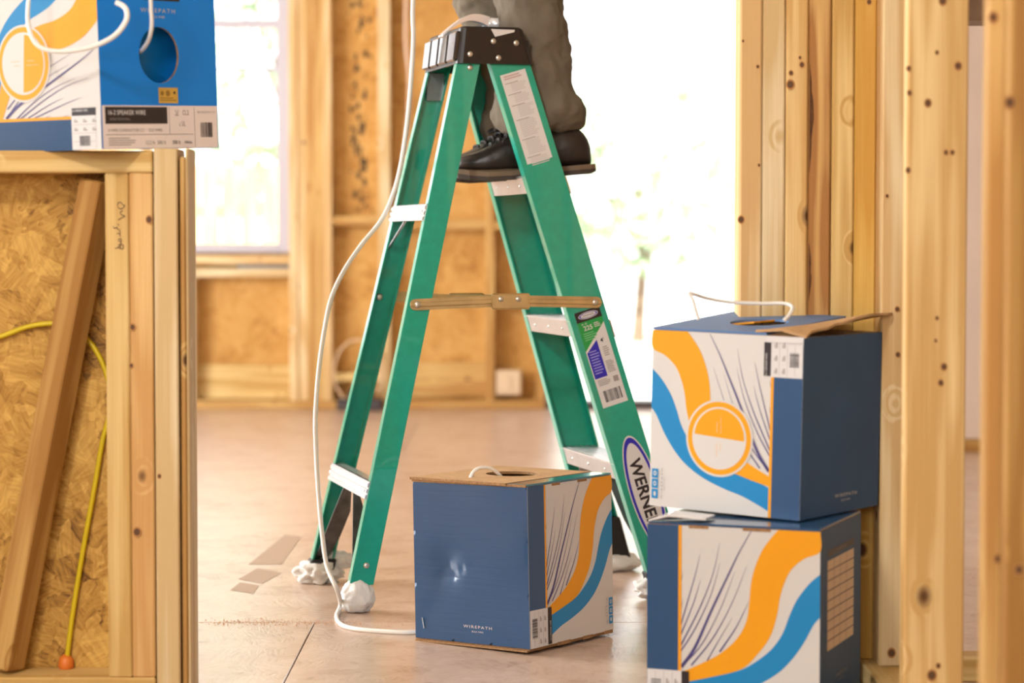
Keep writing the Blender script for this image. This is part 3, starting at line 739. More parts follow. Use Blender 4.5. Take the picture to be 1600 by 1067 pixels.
for va, vb in ((-.142, -.078), (-.066, .002), (.014, .074), (.086, .142)):      # glossy ribs on the rear side of the cap
    bm = bmesh.new(); vv = add_box(bm, (CB0 - .007, va, ZB + .006), (CB0 + .004, vb, ZT - .010), .003)
    for v in vv: v.co.x += (CT0 - CB0) / (ZT - ZB) * (v.co.z - ZB)
    from_bm('rear_rib', bm, CAPG, cap)
for k in range(2):   # tool slots on the deck
    box_obj('tool_tray_rim', (CT0 + .02 + k * .058, -.11, ZT - .001), (CT0 + .066 + k * .058, .11, ZT + .003), CAPM, cap, .002)
def capface(px, py):   # pixel on the near cap face -> local
    p = at(px, py, 4.74); v = -VW + .001
    c, s_ = math.cos(LYAW), math.sin(LYAW)
    return Vector((((p.x - LX) + v * s_) / c, 0, p.z))
for px, py in ((735, 86), (771.5, 65), (807, 67), (779, 91)):
    q_ = capface(px, py); fz_ = (q_.z - ZB) / (ZT - ZB)
    dome_obj('rivet', (q_.x, -VW + .006 * fz_ - .0005, q_.z), (0, -1, 0), .0062, RIVET, cap, .45)
q_ = capface(736, 106.5); dome_obj('rivet', (q_.x, -half(q_.z) - .0005, q_.z), (0, -1, 0), .0062, RIVET, ladder, .45)
pr = Print((0, -VW + .0055, 0), (1, 0, 0), (0, 0, 1), base=.0012)
tri = [capface(768, 46), capface(805, 46.5), capface(804, 50), capface(774, 58)]
bm = bmesh.new()
vs0 = [bm.verts.new((p.x, -VW + .006 * (p.z - ZB) / (ZT - ZB) - .0018, min(p.z, ZT - .003))) for p in tri]; f0 = bm.faces.new(vs0)
ex = bmesh.ops.extrude_face_region(bm, geom=[f0]); [setattr(v.co, 'y', v.co.y + .0016) for v in ex['geom'] if isinstance(v, bmesh.types.BMVert)]
from_bm('paper_tag', bm, LABEL, cap)
# metal bracket on the far rear rail below the cap
bm = bmesh.new(); add_box(bm, (ur(1.08) + .006, half(1.08) - .012, 1.045), (ur(1.08) + WR - .004, half(1.08) - .006, 1.105), .001); from_bm('bracket', bm, STEEL, ladder)
# feet: rubber boots and white rags wrapped around the feet
def crumple(name, c, r, seed, mat=WRAP, sub=4, amp=.25, freq=18, parent=None):
    bm = bmesh.new(); bmesh.ops.create_icosphere(bm, subdivisions=sub, radius=1)
    for v in bm.verts:
        p = v.co.copy(); d_ = noise.fractal(Vector((p.x + seed * 3.1, p.y, p.z)) * 2.2, 1, 2, 4) * amp + abs(noise.noise(p * 5 + Vector((seed, 0, 0)))) * amp * .5 + noise.noise(p * 11 + Vector((0, seed, 0))) * amp * .22
        p = p * (1 + d_); p = Vector((p.x * r[0], p.y * r[1], p.z * r[2])) + Vector(c)
        p.z = max(p.z, .0008); v.co = p
    return from_bm(name, bm, mat, parent, smooth=True)
for kind, s_, z0 in (('r', 1, .04), ('f', -1, .045), ('f', 1, .045)):
    u = ur if kind == 'r' else uf; w = WR if kind == 'r' else WF
    bm = bmesh.new()
    rings = [[Vector((u(z) + a, s_ * (half(z) - b_), z)) for a, b_ in ((-.004, -.004), (w + .004, -.004), (w + .004, .034), (-.004, .034))] for z in (.004, z0 + (.08 if (kind == 'f' and s_ > 0) else .012))]
    add_loft(bm, rings); bmesh.ops.bevel(bm, geom=list(bm.edges), offset=.003, segments=1, affect='EDGES'); from_bm('rubber_foot', bm, RUBBER, ladder)
crumple('foot_wrap', (ur(.02) + WR * .52, -half(.02) + .013, .030), (.033, .031, .036), 1, amp=.14, parent=ladder)
crumple('foot_wrap', (ur(.02) + .024, half(.02) - .015, .020), (.048, .042, .028), 2, amp=.34, parent=ladder)
crumple('rag_end', (ur(.02) + .07, half(.02) - .012, .046), (.034, .012, .018), 5, amp=.4, parent=ladder)
crumple('foot_wrap', (uf(.02) + .05, half(.02) - .01, .018), (.062, .042, .024), 3, amp=.15, parent=ladder)
crumple('foot_wrap', (uf(.02) + .035, -half(.02) + .012, .024), (.066, .042, .028), 4, amp=.25, parent=ladder)
# stickers on the near front rail
aR = Vector((UF1 - UF0, (B_ - T_) / 2, HC)).normalized()
cR = (Vector((1, 0, 0)) - aR * aR.x).normalized()
def rail_pt(z, off=0.0): return Vector((uf(z), -half(z), z)) + cR * off
# white instruction label
z1 = 1.078; O = rail_pt(z1, .0115); O = O - aR * .190
pr = Print(O, cR, aR)
pr.rect(0, 0, .056, .190, LABEL)
pr.lines(.006, .176, .050, .186, 2, pm('ink_red_grey', (190, 160, 158), .6), 1, .6, 3)
yy = .170
for k, n_ in enumerate((5, 5, 7, 10, 9, 5)):
    hgt = n_ * .0036
    pr.rect(.005, yy - .0008, .034, yy + .0006, GRY, 1)
    pr.lines(.016 if k < 3 else .010, yy - .002 - hgt, .051, yy - .002, n_, pm('ink_pale', (196, 190, 188), .6), 1, .5, k); yy -= hgt + .0055
pr.build('warning_label', ladder)
# rating label
z1 = .590; L2 = .205; O = rail_pt(z1, .0125) - aR * L2
pr = Print(O, cR, aR)
pr.rect(0, 0, .0565, L2, LABEL)
pr.poly([(0, .122), (.0565, .172), (.0565, L2 - .006), (.004, L2 - .006), (0, L2 - .010)], LGREEN, 1)
pr.poly([(.002, .062), (.030, .062), (.030, .140), (.002, .118)], LBLUE, 1)
pr.poly([(.0, L2 - .022), (.0565, L2 - .022), (.0565, L2), (.0, L2)], BLK, 2)
pr.disc(.028, L2 - .011, .022, LABEL, 3, r2=.0068); pr.disc(.028, L2 - .011, .0205, LBLUE, 4, r2=.0056); pr.disc(.028, L2 - .011, .017, LABEL, 5, r2=.0046)
pr.text('WERNER', .028, L2 - .011, .004, BLK, 6, width=.026)
pr.text('225', .020, L2 - .036, .010, WHI, 3, bold=.02); pr.text('* *', .014, L2 - .027, .005, WHI, 3); pr.lines(.034, L2 - .041, .048, L2 - .030, 3, WHI, 3, .45)
pr.lines(.006, L2 - .064, .036, L2 - .046, 4, pm('ink_lightgreen', (120, 190, 130), .6), 3, .4)
pr.text("4'", .041, .148 - .012, .009, BLK, 3, bold=.02)
pr.lines(.006, .068, .027, .120, 9, pm('ink_lilac', (150, 145, 215), .6), 3, .4)
pr.lines(.037, .100, .050, .122, 5, GRY, 3, .4); pr.lines(.034, .066, .052, .092, 8, GRY, 3, .45); pr.lines(.006, .044, .034, .058, 4, GRY, 3, .4); pr.rect(.040, .046, .051, .058, GRY, 3)
pr.barcode(.010, .010, .048, .034, BLK, 3)
pr.build('rating_label', ladder)
# oval maker's badge
zc = .211; O = rail_pt(zc, .0455)
pr = Print(O, cR, aR)
pr.disc(0, 0, .0335, LABEL, 0, r2=.122); pr.disc(0, 0, .0310, LBLUE, 1, r2=.118); pr.disc(0, 0, .0255, LABEL, 2, r2=.106); pr.disc(.002, -.002, .0225, LABEL, 3, r2=.090)
pr.text('WERNER', -.002, -.002, .026, BLK, 4, ang=-90, bold=.03, width=.150)
pr.build('maker_badge', ladder)

# claw hammer lying on the cap
def lw(u, v, z):
    return Matrix.Translation((LX, LY, 0)) @ Matrix.Rotation(LYAW, 4, 'Z') @ Vector((u, v, z))
ham = empty('claw_hammer', lw(-.05, -.02, ZT + .004), (0, 0, LYAW)); tag(ham, 'polished claw hammer lying on top of the ladder cap', 'hammer')
CHR = pm('polished_steel', (236, 237, 240), .2, .4)
for s_ in (-1, 1):
    path = catmull([Vector((.042, s_ * .004, .017)), Vector((.022, s_ * .006, .0235)), Vector((.0, s_ * .008, .0245)), Vector((-.020, s_ * .010, .017)), Vector((-.042, s_ * .012, .002)), Vector((-.061, s_ * .013, -.014))], 5)
    bm = bmesh.new(); n_ = len(path); rings = []
    for i, p in enumerate(path):
        t_ = i / (n_ - 1); h_ = .0085 * (1 - t_) ** 1.3 + .0020; w_ = .0068
        rings.append([p + Vector((0, -w_, -h_)), p + Vector((0, w_, -h_)), p + Vector((0, w_, h_)), p + Vector((0, -w_, h_))])
    add_loft(bm, rings); from_bm('claw', bm, CHR, ham)
bm = bmesh.new(); add_tube(bm, [Vector((.040, 0, .014)), Vector((.060, 0, .014)), Vector((.064, 0, .014)), Vector((.078, 0, .014))], [.013, .012, .0135, .0135], 14); from_bm('hammer_head', bm, CHR, ham, smooth=True)
bm = bmesh.new(); add_tube(bm, [Vector((.048, .010, .013)), Vector((.050, .06, .011)), Vector((.052, .16, .010)), Vector((.054, .24, .010))], [.009, .009, .0115, .011], 10); from_bm('handle', bm, RUBBER, ham, smooth=True)

# ---------------------------------------------------------------- cartons
CW, CHT = .265, .292
def ellipse(cx_, cy_, a, b_, n=28): return [(cx_ + a * math.cos(2 * math.pi * k / n), cy_ + b_ * math.sin(2 * math.pi * k / n)) for k in range(n)]
def panel_with_hole(name, u0, v0, u1, v1, th, hole, M, mats, parent):
    """flat board with an oval hole; mats = [face, edge]; M takes (u, v, w)"""
    bm = bmesh.new(); N_ = len(hole)
    cu, cv = sum(h[0] for h in hole) / N_, sum(h[1] for h in hole) / N_
    outer = []
    for (hu, hv) in hole:            # outer border points on the same rays from the hole's centre
        dx, dy = hu - cu, hv - cv; t = 1e9
        if dx > 1e-9: t = min(t, (u1 - cu) / dx)
        if dx < -1e-9: t = min(t, (u0 - cu) / dx)
        if dy > 1e-9: t = min(t, (v1 - cv) / dy)
        if dy < -1e-9: t = min(t, (v0 - cv) / dy)
        outer.append((cu + dx * t, cv + dy * t))
    corners = [(u0, v0), (u1, v0), (u1, v1), (u0, v1)]
    for c in corners:                # snap the nearest border point to each corner
        i = min(range(N_), key=lambda k: (outer[k][0] - c[0]) ** 2 + (outer[k][1] - c[1]) ** 2); outer[i] = c
    T = lambda p, w: M @ Vector((p[0], p[1], w))
    a = [bm.verts.new(T(p, 0)) for p in outer]; b_ = [bm.verts.new(T(p, 0)) for p in hole]
    a2 = [bm.verts.new(T(p, -th)) for p in outer]; b2 = [bm.verts.new(T(p, -th)) for p in hole]
    for i in range(N_):
        j = (i + 1) % N_
        bm.faces.new((a[i], a[j], b_[j], b_[i])).material_index = 0
        bm.faces.new((a2[j], a2[i], b2[i], b2[j])).material_index = 1
        bm.faces.new((a[j], a[i], a2[i], a2[j])).material_index = 1
        bm.faces.new((b_[i], b_[j], b2[j], b2[i])).material_index = 1
    return from_bm(name, bm, mats, parent)
def prints_b(pr, W, H, mirror=False, circle=False, squares=True):
    """white face with orange and blue bands; strip of navy on the left (or right when mirrored); u to the right, v up, in metres"""
    def uv(x, y):
        u = (x - 75) / 970; yt = 115 + 70 * u; yb_ = 1229 + 102 * u
        v = (yb_ - y) / (yb_ - yt); u = 1 - u if mirror else u
        return (min(max(u, 0), 1) * W, min(max(v, 0), 1) * H)
    def cv(pts, n=6): return [tuple(p[:2]) for p in catmull([Vector((*uv(*q), 0)) for q in pts], n)]
    u_ = lambda a: (1 - a) * W if mirror else a * W
    def rc(a, v0, b_, v1, m, l): pr.rect(min(u_(a), u_(b_)), v0 * H, max(u_(a), u_(b_)), v1 * H, m, l)
    rc(0, 0, 1, 1, WHI, 0)
    sl = 1
    orl = [(815, 120), (790, 195), (735, 270), (700, 345), (676, 420), (662, 500), (655, 590), (640, 700), (590, 800), (500, 885), (400, 940), (262, 1000)]
    orr = [(1045, 175), (1045, 300), (960, 340), (890, 400), (850, 480), (825, 570), (810, 670), (775, 790), (710, 890), (610, 985), (430, 1030), (262, 1060)]
    bll = [(1045, 435), (985, 490), (920, 580), (880, 670), (840, 780), (780, 870), (690, 945), (600, 992), (500, 1012), (400, 1030), (330, 1045), (262, 1070)]
    blr = [(1045, 690), (1010, 735), (965, 825), (925, 890), (880, 950), (820, 1010), (740, 1062), (650, 1100), (540, 1130), (440, 1150), (350, 1180), (262, 1215)]
    pr.strip(cv(bll), cv(blr), SKYI, 1); pr.strip(cv(orl), cv(orr), ORI, 2)
    for pts, w in (([(668, 165), (600, 290), (540, 420), (440, 640), (350, 850), (272, 965)], .0042), ([(378, 300), (345, 440), (262, 740)], .0016), ([(488, 235), (450, 420), (375, 620), (262, 850)], .0018),
                   ([(380, 455), (340, 590), (262, 790)], .0016), ([(490, 355), (440, 540), (350, 740), (262, 880)], .0018), ([(572, 410), (500, 610), (390, 830), (275, 960)], .0016),
                   ([(640, 375), (555, 600), (450, 800), (330, 955)], .0018), ([(652, 590), (580, 740), (490, 880)], .0020), ([(560, 680), (480, 820), (420, 930)], .0014), ([(280, 400), (268, 470), (258, 540)], .0013), ([(280, 560), (262, 660)], .0013)):
        pr.streak([uv(*p) for p in pts], w * 1.35, PUR, 3)
    rc(0, 0, .185, 1, NAVYI, 4); rc(.185, 0, .203, 1, ORI, 4)
    # label in the corner of the strip
    if not mirror: la, lb, v0, v1 = .0, .205, .0, .235
    else: la, lb, v0, v1 = .0, .205, .775, .965
    rc(la + .002, v0, lb, v1, LABEL, 5)
    if mirror:
        rc(la, .96, lb + .03, 1.0, LABEL, 5)
    rc(lb, v0 + .005, lb + .045, v1, BLK, 6)
    for k in range(3): rc(la + .03 + .05 * k + .02, v0 + .01, la + .03 + .05 * k + .022, v1 - .01, GRY, 6)
    ub = (u_(la + .025), u_(la + .085))
    pr.barcode(min(ub), (v0 + .06) * H, max(ub), (v1 - .05) * H, BLK, 7, vertical=False)
    rnd = random.Random(3)
    for k in range(2):
        for j in range(3):
            uu = la + .115 + .05 * k; rc(uu, v0 + .02 + .07 * j, uu + .009, v0 + .050 + .07 * j, GRY, 6); rc(uu + .013, v0 + .02 + .07 * j, uu + .018, v0 + .040 + .07 * j, GRY, 6)
    pr.text('16-2 SPEAKER WIRE', u_(lb + .030), (v0 + v1) / 2 * H - .008, .0036, LABEL, 7, ang=90, width=.036)
    # brand squares and name in the lower outer corner
    if squares:
        for k in range(3):
            vv = .045 + .058 * k; rc(.942, vv, .985, vv + .052, SKYI, 5)
            pr.disc(u_(.9635), (vv + .026) * H, .0032 if k else .0024, WHI, 6, seg=12, r2=.004); 
            if k: pr.disc(u_(.9635), (vv + .026) * H, .0018, SKYI, 7, seg=10)
        pr.text('WIREPATH', u_(.915), .13 * H, .0034, GRY, 5, ang=90, width=.050, spacing=1.4)
        pr.text('BULK WIRE', u_(.898), .13 * H, .0018, GRY, 5, ang=90, width=.020)
    if circle:
        cx_, cy_ = u_(.533), .415 * H; r = .0585
        pr.disc(cx_, cy_, r + .0035, WHI, 5, 64); pr.disc(cx_, cy_, r, ORI, 6, 64); pr.disc(cx_, cy_, r - .0085, WHI, 7, 64)
        pr.disc(cx_, cy_ + .0012, r - .0125, ORI, 8, 40, -4, 176)
        pr.text('Pull Box', cx_ - .004, cy_ + .018, .0022, WHI, 9, ang=90, width=.016); pr.text('Speaker Wire', cx_ + .003, cy_ + .021, .0022, WHI, 9, ang=90, width=.026)
        pr.text('Push Box', cx_ - .004, cy_ - .018, .0022, ORI, 9, ang=90, width=.020); pr.text('Wire', cx_ + .003, cy_ - .014, .0022, ORI, 9, ang=90, width=.012)
def corr_edge(bm, lo, hi): add_box(bm, lo, hi)
def carton_body(parent, W, D, H, m_front, m_right, bulge=.004, dents=None):
    """four walls of board with a floor; the outside faces bulge a little"""
    bm = bmesh.new(); th = .014 if dents else .005
    n = 9
    def grid(f, mi, n=9):
        vs_ = [[bm.verts.new(f(i / n, j / n)) for i in range(n + 1)] for j in range(n + 1)]
        for j in range(n):
            for i in range(n):
                q = (vs_[j][i], vs_[j][i + 1], vs_[j + 1][i + 1], vs_[j + 1][i]); fc = bm.faces.new(q); fc.material_index = mi
    bl = lambda a, b_: bulge * 16 * a * (1 - a) * b_ * (1 - b_)
    x0, x1, y0, y1 = -W / 2, W / 2, -D / 2, D / 2
    def dent(a, b_):
        d_ = 0.0
        for (da, db, rad, dep) in dents or (): 
            q = ((a - da) * W) ** 2 + ((b_ - db) * H) ** 2; d_ += dep * math.exp(-q / (rad * rad))
        return d_ * min(1, 30 * a * (1 - a)) * min(1, 30 * b_ * (1 - b_))
    grid(lambda a, b_: Vector((x0 + W * a, y0 + dent(a, b_), H * b_)), 0, 48 if dents else 9)                                   # front, printed: flat
    grid(lambda a, b_: Vector((x1 , y0 + D * a, H * b_)), 1)
    grid(lambda a, b_: Vector((x1 - W * a, y1 + bl(a, b_), H * b_)), 2)
    grid(lambda a, b_: Vector((x0 - bl(a, b_), y1 - D * a, H * b_)), 2)
    grid(lambda a, b_: Vector((x0 + W * a, y1 - D * b_, 0)), 3)
    bmesh.ops.remove_doubles(bm, verts=bm.verts, dist=1e-5)
    # inside
    r_ = []
    for z in (H, .006):
        r_.append([bm.verts.new((x, y, z)) for x, y in ((x0 + th, y0 + th), (x1 - th, y0 + th), (x1 - th, y1 - th), (x0 + th, y1 - th))])
    for k in range(4): bm.faces.new((r_[0][(k + 1) % 4], r_[0][k], r_[1][k], r_[1][(k + 1) % 4])).material_index = 3
    bm.faces.new(r_[1]).material_index = 3
    o = [bm.verts.new((x, y, H)) for x, y in ((x0, y0), (x1, y0), (x1, y1), (x0, y1))]
    for k in range(4): bm.faces.new((o[k], o[(k + 1) % 4], r_[0][(k + 1) % 4], r_[0][k])).material_index = 4
    bmesh.ops.recalc_face_normals(bm, faces=bm.faces)
    me = bpy.data.meshes.new('carton_body'); bm.to_mesh(me); bm.free()
    return link('carton_body', me, [m_front, m_right, NAVY, KRAFT, KEDGE], parent)
def place_carton(name, corner, alpha, W, D, z, label, roll=(0, 0)):
    """corner = nearest bottom corner (front right), alpha = how far the front face turns away to the left"""
    rz = -alpha; c, s_ = math.cos(rz), math.sin(rz)
    off = Vector((W / 2, -D / 2)); cx_ = corner[0] - (off.x * c - off.y * s_); cy_ = corner[1] - (off.x * s_ + off.y * c)
    o = empty(name, (cx_, cy_, z), (roll[0], roll[1], rz)); return tag(o, label, 'box')
WTXT = pm('ink_silver', (196, 190, 186), .4)
def navy_face(pr, W, H, u=.52, v=.105, w=.048):
    pr.text('WIREPATH', W * u, H * v, .0052, WTXT, 1, bold=.006, width=w, spacing=1.3); pr.text('BULK WIRE', W * u, H * (v - .030), .0030, WTXT, 1, width=w * .40)
def slot_tabs(parent, face, W, D, H, at_u):
    """small dark finger notches along an edge"""
    for u0, u1 in at_u:
        if face == 'right_top': box_obj('tab_notch', (W / 2 - .0005, -D / 2 + u0, H - .004), (W / 2 + .0008, -D / 2 + u1, H + .001), KEDGE, parent)
        if face == 'right_bottom': box_obj('tab_notch', (W / 2 - .0005, -D / 2 + u0, .0005), (W / 2 + .0008, -D / 2 + u1, .007), KEDGE, parent)
        if face == 'front_top': box_obj('tab_notch', (-W / 2 + u0, -D / 2 - .0008, H - .004), (-W / 2 + u1, -D / 2 + .0005, H + .001), KEDGE, parent)

# -- carton on the floor in front of the ladder
cz = .012
p0 = onz(828, 1021, .004)
A1 = R(37)
c1 = place_carton('wire_carton', (p0.x, p0.y), A1, CW, CW, 0.0025, 'dark blue and white wire carton on the floor in front of the ladder', (0, R(-1.3)))
H1 = CHT
b1 = carton_body(c1, CW, CW, H1, NAVY, WHI, dents=[(.27, .46, .038, .0072), (.24, .40, .012, .0016), (.42, .46, .007, .0022), (.20, .45, .008, -.0012), (.34, .42, .009, .0022), (.29, .47, .007, .0025), (.50, .48, .006, .0012), (.25, .25, .03, .002), (.85, .6, .05, -.002), (.6, .8, .06, -.0015), (.12, .18, .02, .0015)])
for p in b1.data.polygons: p.use_smooth = True
b1.data.set_sharp_from_angle(angle=R(40))
b1.location.z = .006
pr = Print((-CW / 2, -CW / 2, .006), (1, 0, 0), (0, 0, 1)); navy_face(pr, CW, H1, .555, .105, .066)
pr.build('brand_print', c1)
pr = Print((CW / 2, -CW / 2, .006), (0, 1, 0), (0, 0, 1)); prints_b(pr, CW, H1); pr.build('face_print', c1)
# bottom flaps: a layer of board under the body
bm = bmesh.new(); add_box(bm, (-CW / 2 + .001, -CW / 2 - .003, 0), (CW / 2 - .004, CW / 2 - .002, .003)); add_box(bm, (-CW / 2 - .002, -CW / 2 + .002, .003), (CW / 2 - .001, CW / 2 - .002, .006)); from_bm('bottom_flap', bm, KEDGE, c1)
slot_tabs(c1, 'right_bottom', CW, CW, H1, ((.085, .125), (.165, .195), (.235, .262)))
slot_tabs(c1, 'right_top', CW, CW, H1 + .006, ((.075, .10), (.155, .185)))
# top panel: kraft board lifted a little at the front left, hole in the middle
M = Matrix.Translation((0, 0, H1 + .0125)) @ Matrix.Rotation(R(.8), 4, 'Y')
panel_with_hole('top_panel', -CW / 2 - .004, -CW / 2 - .004, CW / 2 - .045, CW / 2, .005, ellipse(-.012, .015, .052, .045), M, [KRAFT, KEDGE], c1)
bm = bmesh.new(); add_box(bm, (CW / 2 - .08, -CW / 2 + .002, H1 + .007), (CW / 2 + .001, CW / 2 - .002, H1 + .0105)); from_bm('top_flap', bm, TEAL, c1)  # bluish reflection on the carton top, put into the flap's teal colour
bm = bmesh.new(); add_box(bm, (-CW / 2 - .001, -CW / 2 - .0015, H1 + .0052), (CW / 2 - .002, -CW / 2 + .03, H1 + .0098)); from_bm('inner_flap', bm, KEDGE, c1)
# staple and dents on the front
bm = bmesh.new(); add_tube(bm, [Vector((-CW / 2 + .022, -CW / 2 - .0015, .025)), Vector((-CW / 2 + .018, -CW / 2 - .0015, .045))], .0011, 6); from_bm('staple', bm, STEEL, c1)
# wire loop at the hole
loop = [at(786, 752, 4.30), at(783, 745, 4.29), at(774, 736, 4.28), at(763, 731, 4.27), at(750, 731, 4.26), at(740, 737, 4.255), at(735, 748, 4.25), at(736, 754, 4.25)]
tag(tube_obj('wire_loop', loop, .0034, CABLE, n=6), 'small white wire loop on top of the floor carton', 'cable')

# -- two stacked cartons at the right
pc = at(1282, 821, 3.50); HL = pc.z - .012
A2 = R(22); W2 = .278
c2 = place_carton('wire_carton', (pc.x, pc.y), A2, W2, CW, 0.002, 'white carton with orange and blue bands, lower one of the stack by the studs')
b2 = carton_body(c2, W2, CW, HL, WHI, NAVYM)
pr = Print((-W2 / 2, -CW / 2, 0), (1, 0, 0), (0, 0, 1)); prints_b(pr, W2, HL); pr.build('face_print', c2)
pr = Print((W2 / 2, -CW / 2, 0), (0, 1, 0), (0, 0, 1))
TABLE = pm('table_tan', (226, 198, 168), .55)
pr.rect(.045, .36 * HL, .215, .83 * HL, TABLE, 0)
for k in range(1, 9):
    v = .36 + .47 * k / 9; pr.rect(.045, (v - .003) * HL, .215, (v + .003) * HL, pm('table_rule', (110, 70, 70), .6), 1)
for u in (.085, .125, .165): pr.rect(u - .0008, .36 * HL, u + .0008, .83 * HL, pm('table_rule2', (150, 110, 96), .6), 1)
pr.rect(.045, .85 * HL, .215, .885 * HL, pm('table_head', (74, 60, 66), .5), 1); pr.text('WIREPATH', .13, .868 * HL, .004, GRY, 2, width=.06)
pr.text('WIREPATH', .135, .20 * HL, .0055, GRY, 1, width=.07, spacing=1.3); pr.text('BULK WIRE', .135, .17 * HL, .003, GRY, 1, width=.03)
pr.build('side_print', c2)
bm = bmesh.new(); add_box(bm, (-W2 / 2 + .001, -CW / 2 + .002, HL + .0005), (W2 / 2 - .001, CW / 2 - .002, HL + .004)); from_bm('top_flap', bm, NAVY, c2)
# bent glossy flap sticking out to the left under the upper carton
bm = bmesh.new()
f = [(-.134, -.133, HL + .003), (-.045, -.133, HL + .004), (-.045, -.05, HL + .005), (-.134, -.02, HL + .006)]
g = [(-.137, -.134, HL + .004), (-.105, -.134, HL + .013), (-.045, -.128, HL + .009), (-.05, -.06, HL + .007), (-.12, -.05, HL + .010)]
lo = [bm.verts.new(p) for p in g]; hi = [bm.verts.new((p[0], p[1], p[2] + .003)) for p in g]
bm.faces.new(lo[::-1]); bm.faces.new(hi)
for k in range(5): bm.faces.new((lo[k], lo[(k + 1) % 5], hi[(k + 1) % 5], hi[k]))
from_bm('bent_flap', bm, pm('gloss_white', (226, 222, 220), .2, coat=.6), c2)
slot_tabs(c2, 'front_top', W2, CW, HL, ((.002, .04), (.068, .10), (.155, .20)))
# upper carton
ZU = HL + .008
pu = onz(1249.5, 811, ZU); YU = 3.585
pu = at(1249.5, 811, YU)
A3 = R(36)
HU = .287
c3 = place_carton('wire_carton', (pu.x, pu.y), A3, .278, CW, pu.z, 'carton with orange circle and open top, upper one of the stack by the studs', (R(.0), R(1.2)))
b3 = carton_body(c3, .278, CW, HU, WHI, NAVYM)
WU = .278
pr = Print((-WU / 2, -CW / 2, 0), (1, 0, 0), (0, 0, 1)); prints_b(pr, WU, HU, mirror=True, circle=True); pr.build('face_print', c3)
pr = Print((WU / 2, -CW / 2, 0), (0, 1, 0), (0, 0, 1)); navy_face(pr, CW, HU, .57, .10, .075); pr.build('brand_print', c3)
# top: blue panel with a hole; a torn kraft flap lifted at the right
M = Matrix.Translation((-.012, -CW / 2, HU + .0045)) @ Matrix.Rotation(R(4.2), 4, 'X') @ Matrix.Translation((0, CW / 2, 0))
panel_with_hole('top_panel', -WU / 2 + .012, -CW / 2, WU / 2 - .055, CW / 2, .004, ellipse(-.002, -.005, .048, .050), M, [pm('top_blue', (98, 126, 168), .5, spec=.2), pm('top_blue', (98, 126, 168))], c3)
bm = bmesh.new(); rr = random.Random(9)
top = []; n_ = 14
for j in range(n_ + 1):
    t_ = j / n_; y = -CW / 2 + CW * t_
    lift = .006 + .028 * min(1, t_ * 1.4); jag = rr.uniform(-.004, .004)
    top.append([Vector((WU / 2 - .085 + rr.uniform(-.006, .006), y, HU + .0085)), Vector((WU / 2 - .04, y, HU + .010 + lift * .35)), Vector((WU / 2 + .004 + jag + .010 * t_, y + .01 * t_, HU + .002 + lift * (.9 if t_ > .05 else .1)))])
vt = [[bm.verts.new(p) for p in r] for r in top]; vb = [[bm.verts.new(p - Vector((0, 0, .004))) for p in r] for r in top]
for j in range(n_):
    for i in range(2):
        bm.faces.new((vt[j][i], vt[j][i + 1], vt[j + 1][i + 1], vt[j + 1][i])); bm.faces.new((vb[j + 1][i], vb[j + 1][i + 1], vb[j][i + 1], vb[j][i]))
    bm.faces.new((vt[j][2], vb[j][2], vb[j + 1][2], vt[j + 1][2])); bm.faces.new((vt[j + 1][0], vb[j + 1][0], vb[j][0], vt[j][0]))
for r_a, r_b in ((vt[0], vb[0]), (vb[-1], vt[-1])):
    for i in range(2): bm.faces.new((r_a[i + 1], r_a[i], r_b[i], r_b[i + 1]))
from_bm('torn_flap', bm, [KRAFT], c3)
box_obj('inner_flap', (-.03, -CW / 2 + .01, HU - .012), (WU / 2 - .006, CW / 2 - .01, HU - .008), KRAFT, c3)
# pulled-up orange flap and white wire across the top
yo = 3.72
bm = bmesh.new()
fl = [Vector((-.08, -.02, HU + .007)), Vector((-.01, -.03, HU + .016)), Vector((.0, .02, HU + .018)), Vector((-.07, .03, HU + .010))]
a_ = [bm.verts.new(p) for p in fl]; b_ = [bm.verts.new(p - Vector((0, 0, .003))) for p in fl]
bm.faces.new(a_); bm.faces.new(b_[::-1])
for k in range(4): bm.faces.new((a_[k], b_[k], b_[(k + 1) % 4], a_[(k + 1) % 4]))
from_bm('orange_flap', bm, ORI, c3)
wp_ = [at(1092, 499, 3.66), at(1088, 488, 3.66), at(1083, 470, 3.66), at(1077, 458, 3.665), at(1086, 460, 3.67), at(1105, 466, 3.69), at(1140, 472, 3.71), at(1190, 474, 3.71), at(1225, 474, 3.70), at(1238, 480, 3.68), at(1234, 491, 3.67), at(1226, 500, 3.66)]
tag(tube_obj('handle_wire', wp_, .0031, CABLE, n=6), 'thin white wire looped across the top of the upper stacked carton', 'cable')

# -- carton lying on its side on the half wall
pk = at(160, 232.5, YL - .075); A4 = R(36)
WK, DK, HK = .292, .265, .265
c4 = place_carton('wire_carton', (pk.x, pk.y), A4, WK, DK, zend + .001, 'bright blue and white carton lying on its side on the half wall', (R(2.4), 0))
c4.location.z = pk.z + .0045
bm = bmesh.new()
x0, x1, y0, y1 = -WK / 2, WK / 2, -DK / 2, DK / 2
th = .004
def quad(p, mi): f_ = bm.faces.new([bm.verts.new(q_) for q_ in p]); f_.material_index = mi
quad([(x0, y0, 0), (x1, y0, 0), (x1, y0, HK), (x0, y0, HK)], 0); quad([(x0, y1, 0), (x0, y0, 0), (x0, y0, HK), (x0, y1, HK)], 1)
quad([(x1, y1, 0), (x0, y1, 0), (x0, y1, HK), (x1, y1, HK)], 1); quad([(x0, y0, HK), (x1, y0, HK), (x1, y1, HK), (x0, y1, HK)], 1); quad([(x0, y0, 0), (x0, y1, 0), (x1, y1, 0), (x1, y0, 0)], 1)
bmesh.ops.remove_doubles(bm, verts=bm.verts, dist=1e-5)
from_bm('carton_body', bm, [WHI, NAVY], c4)
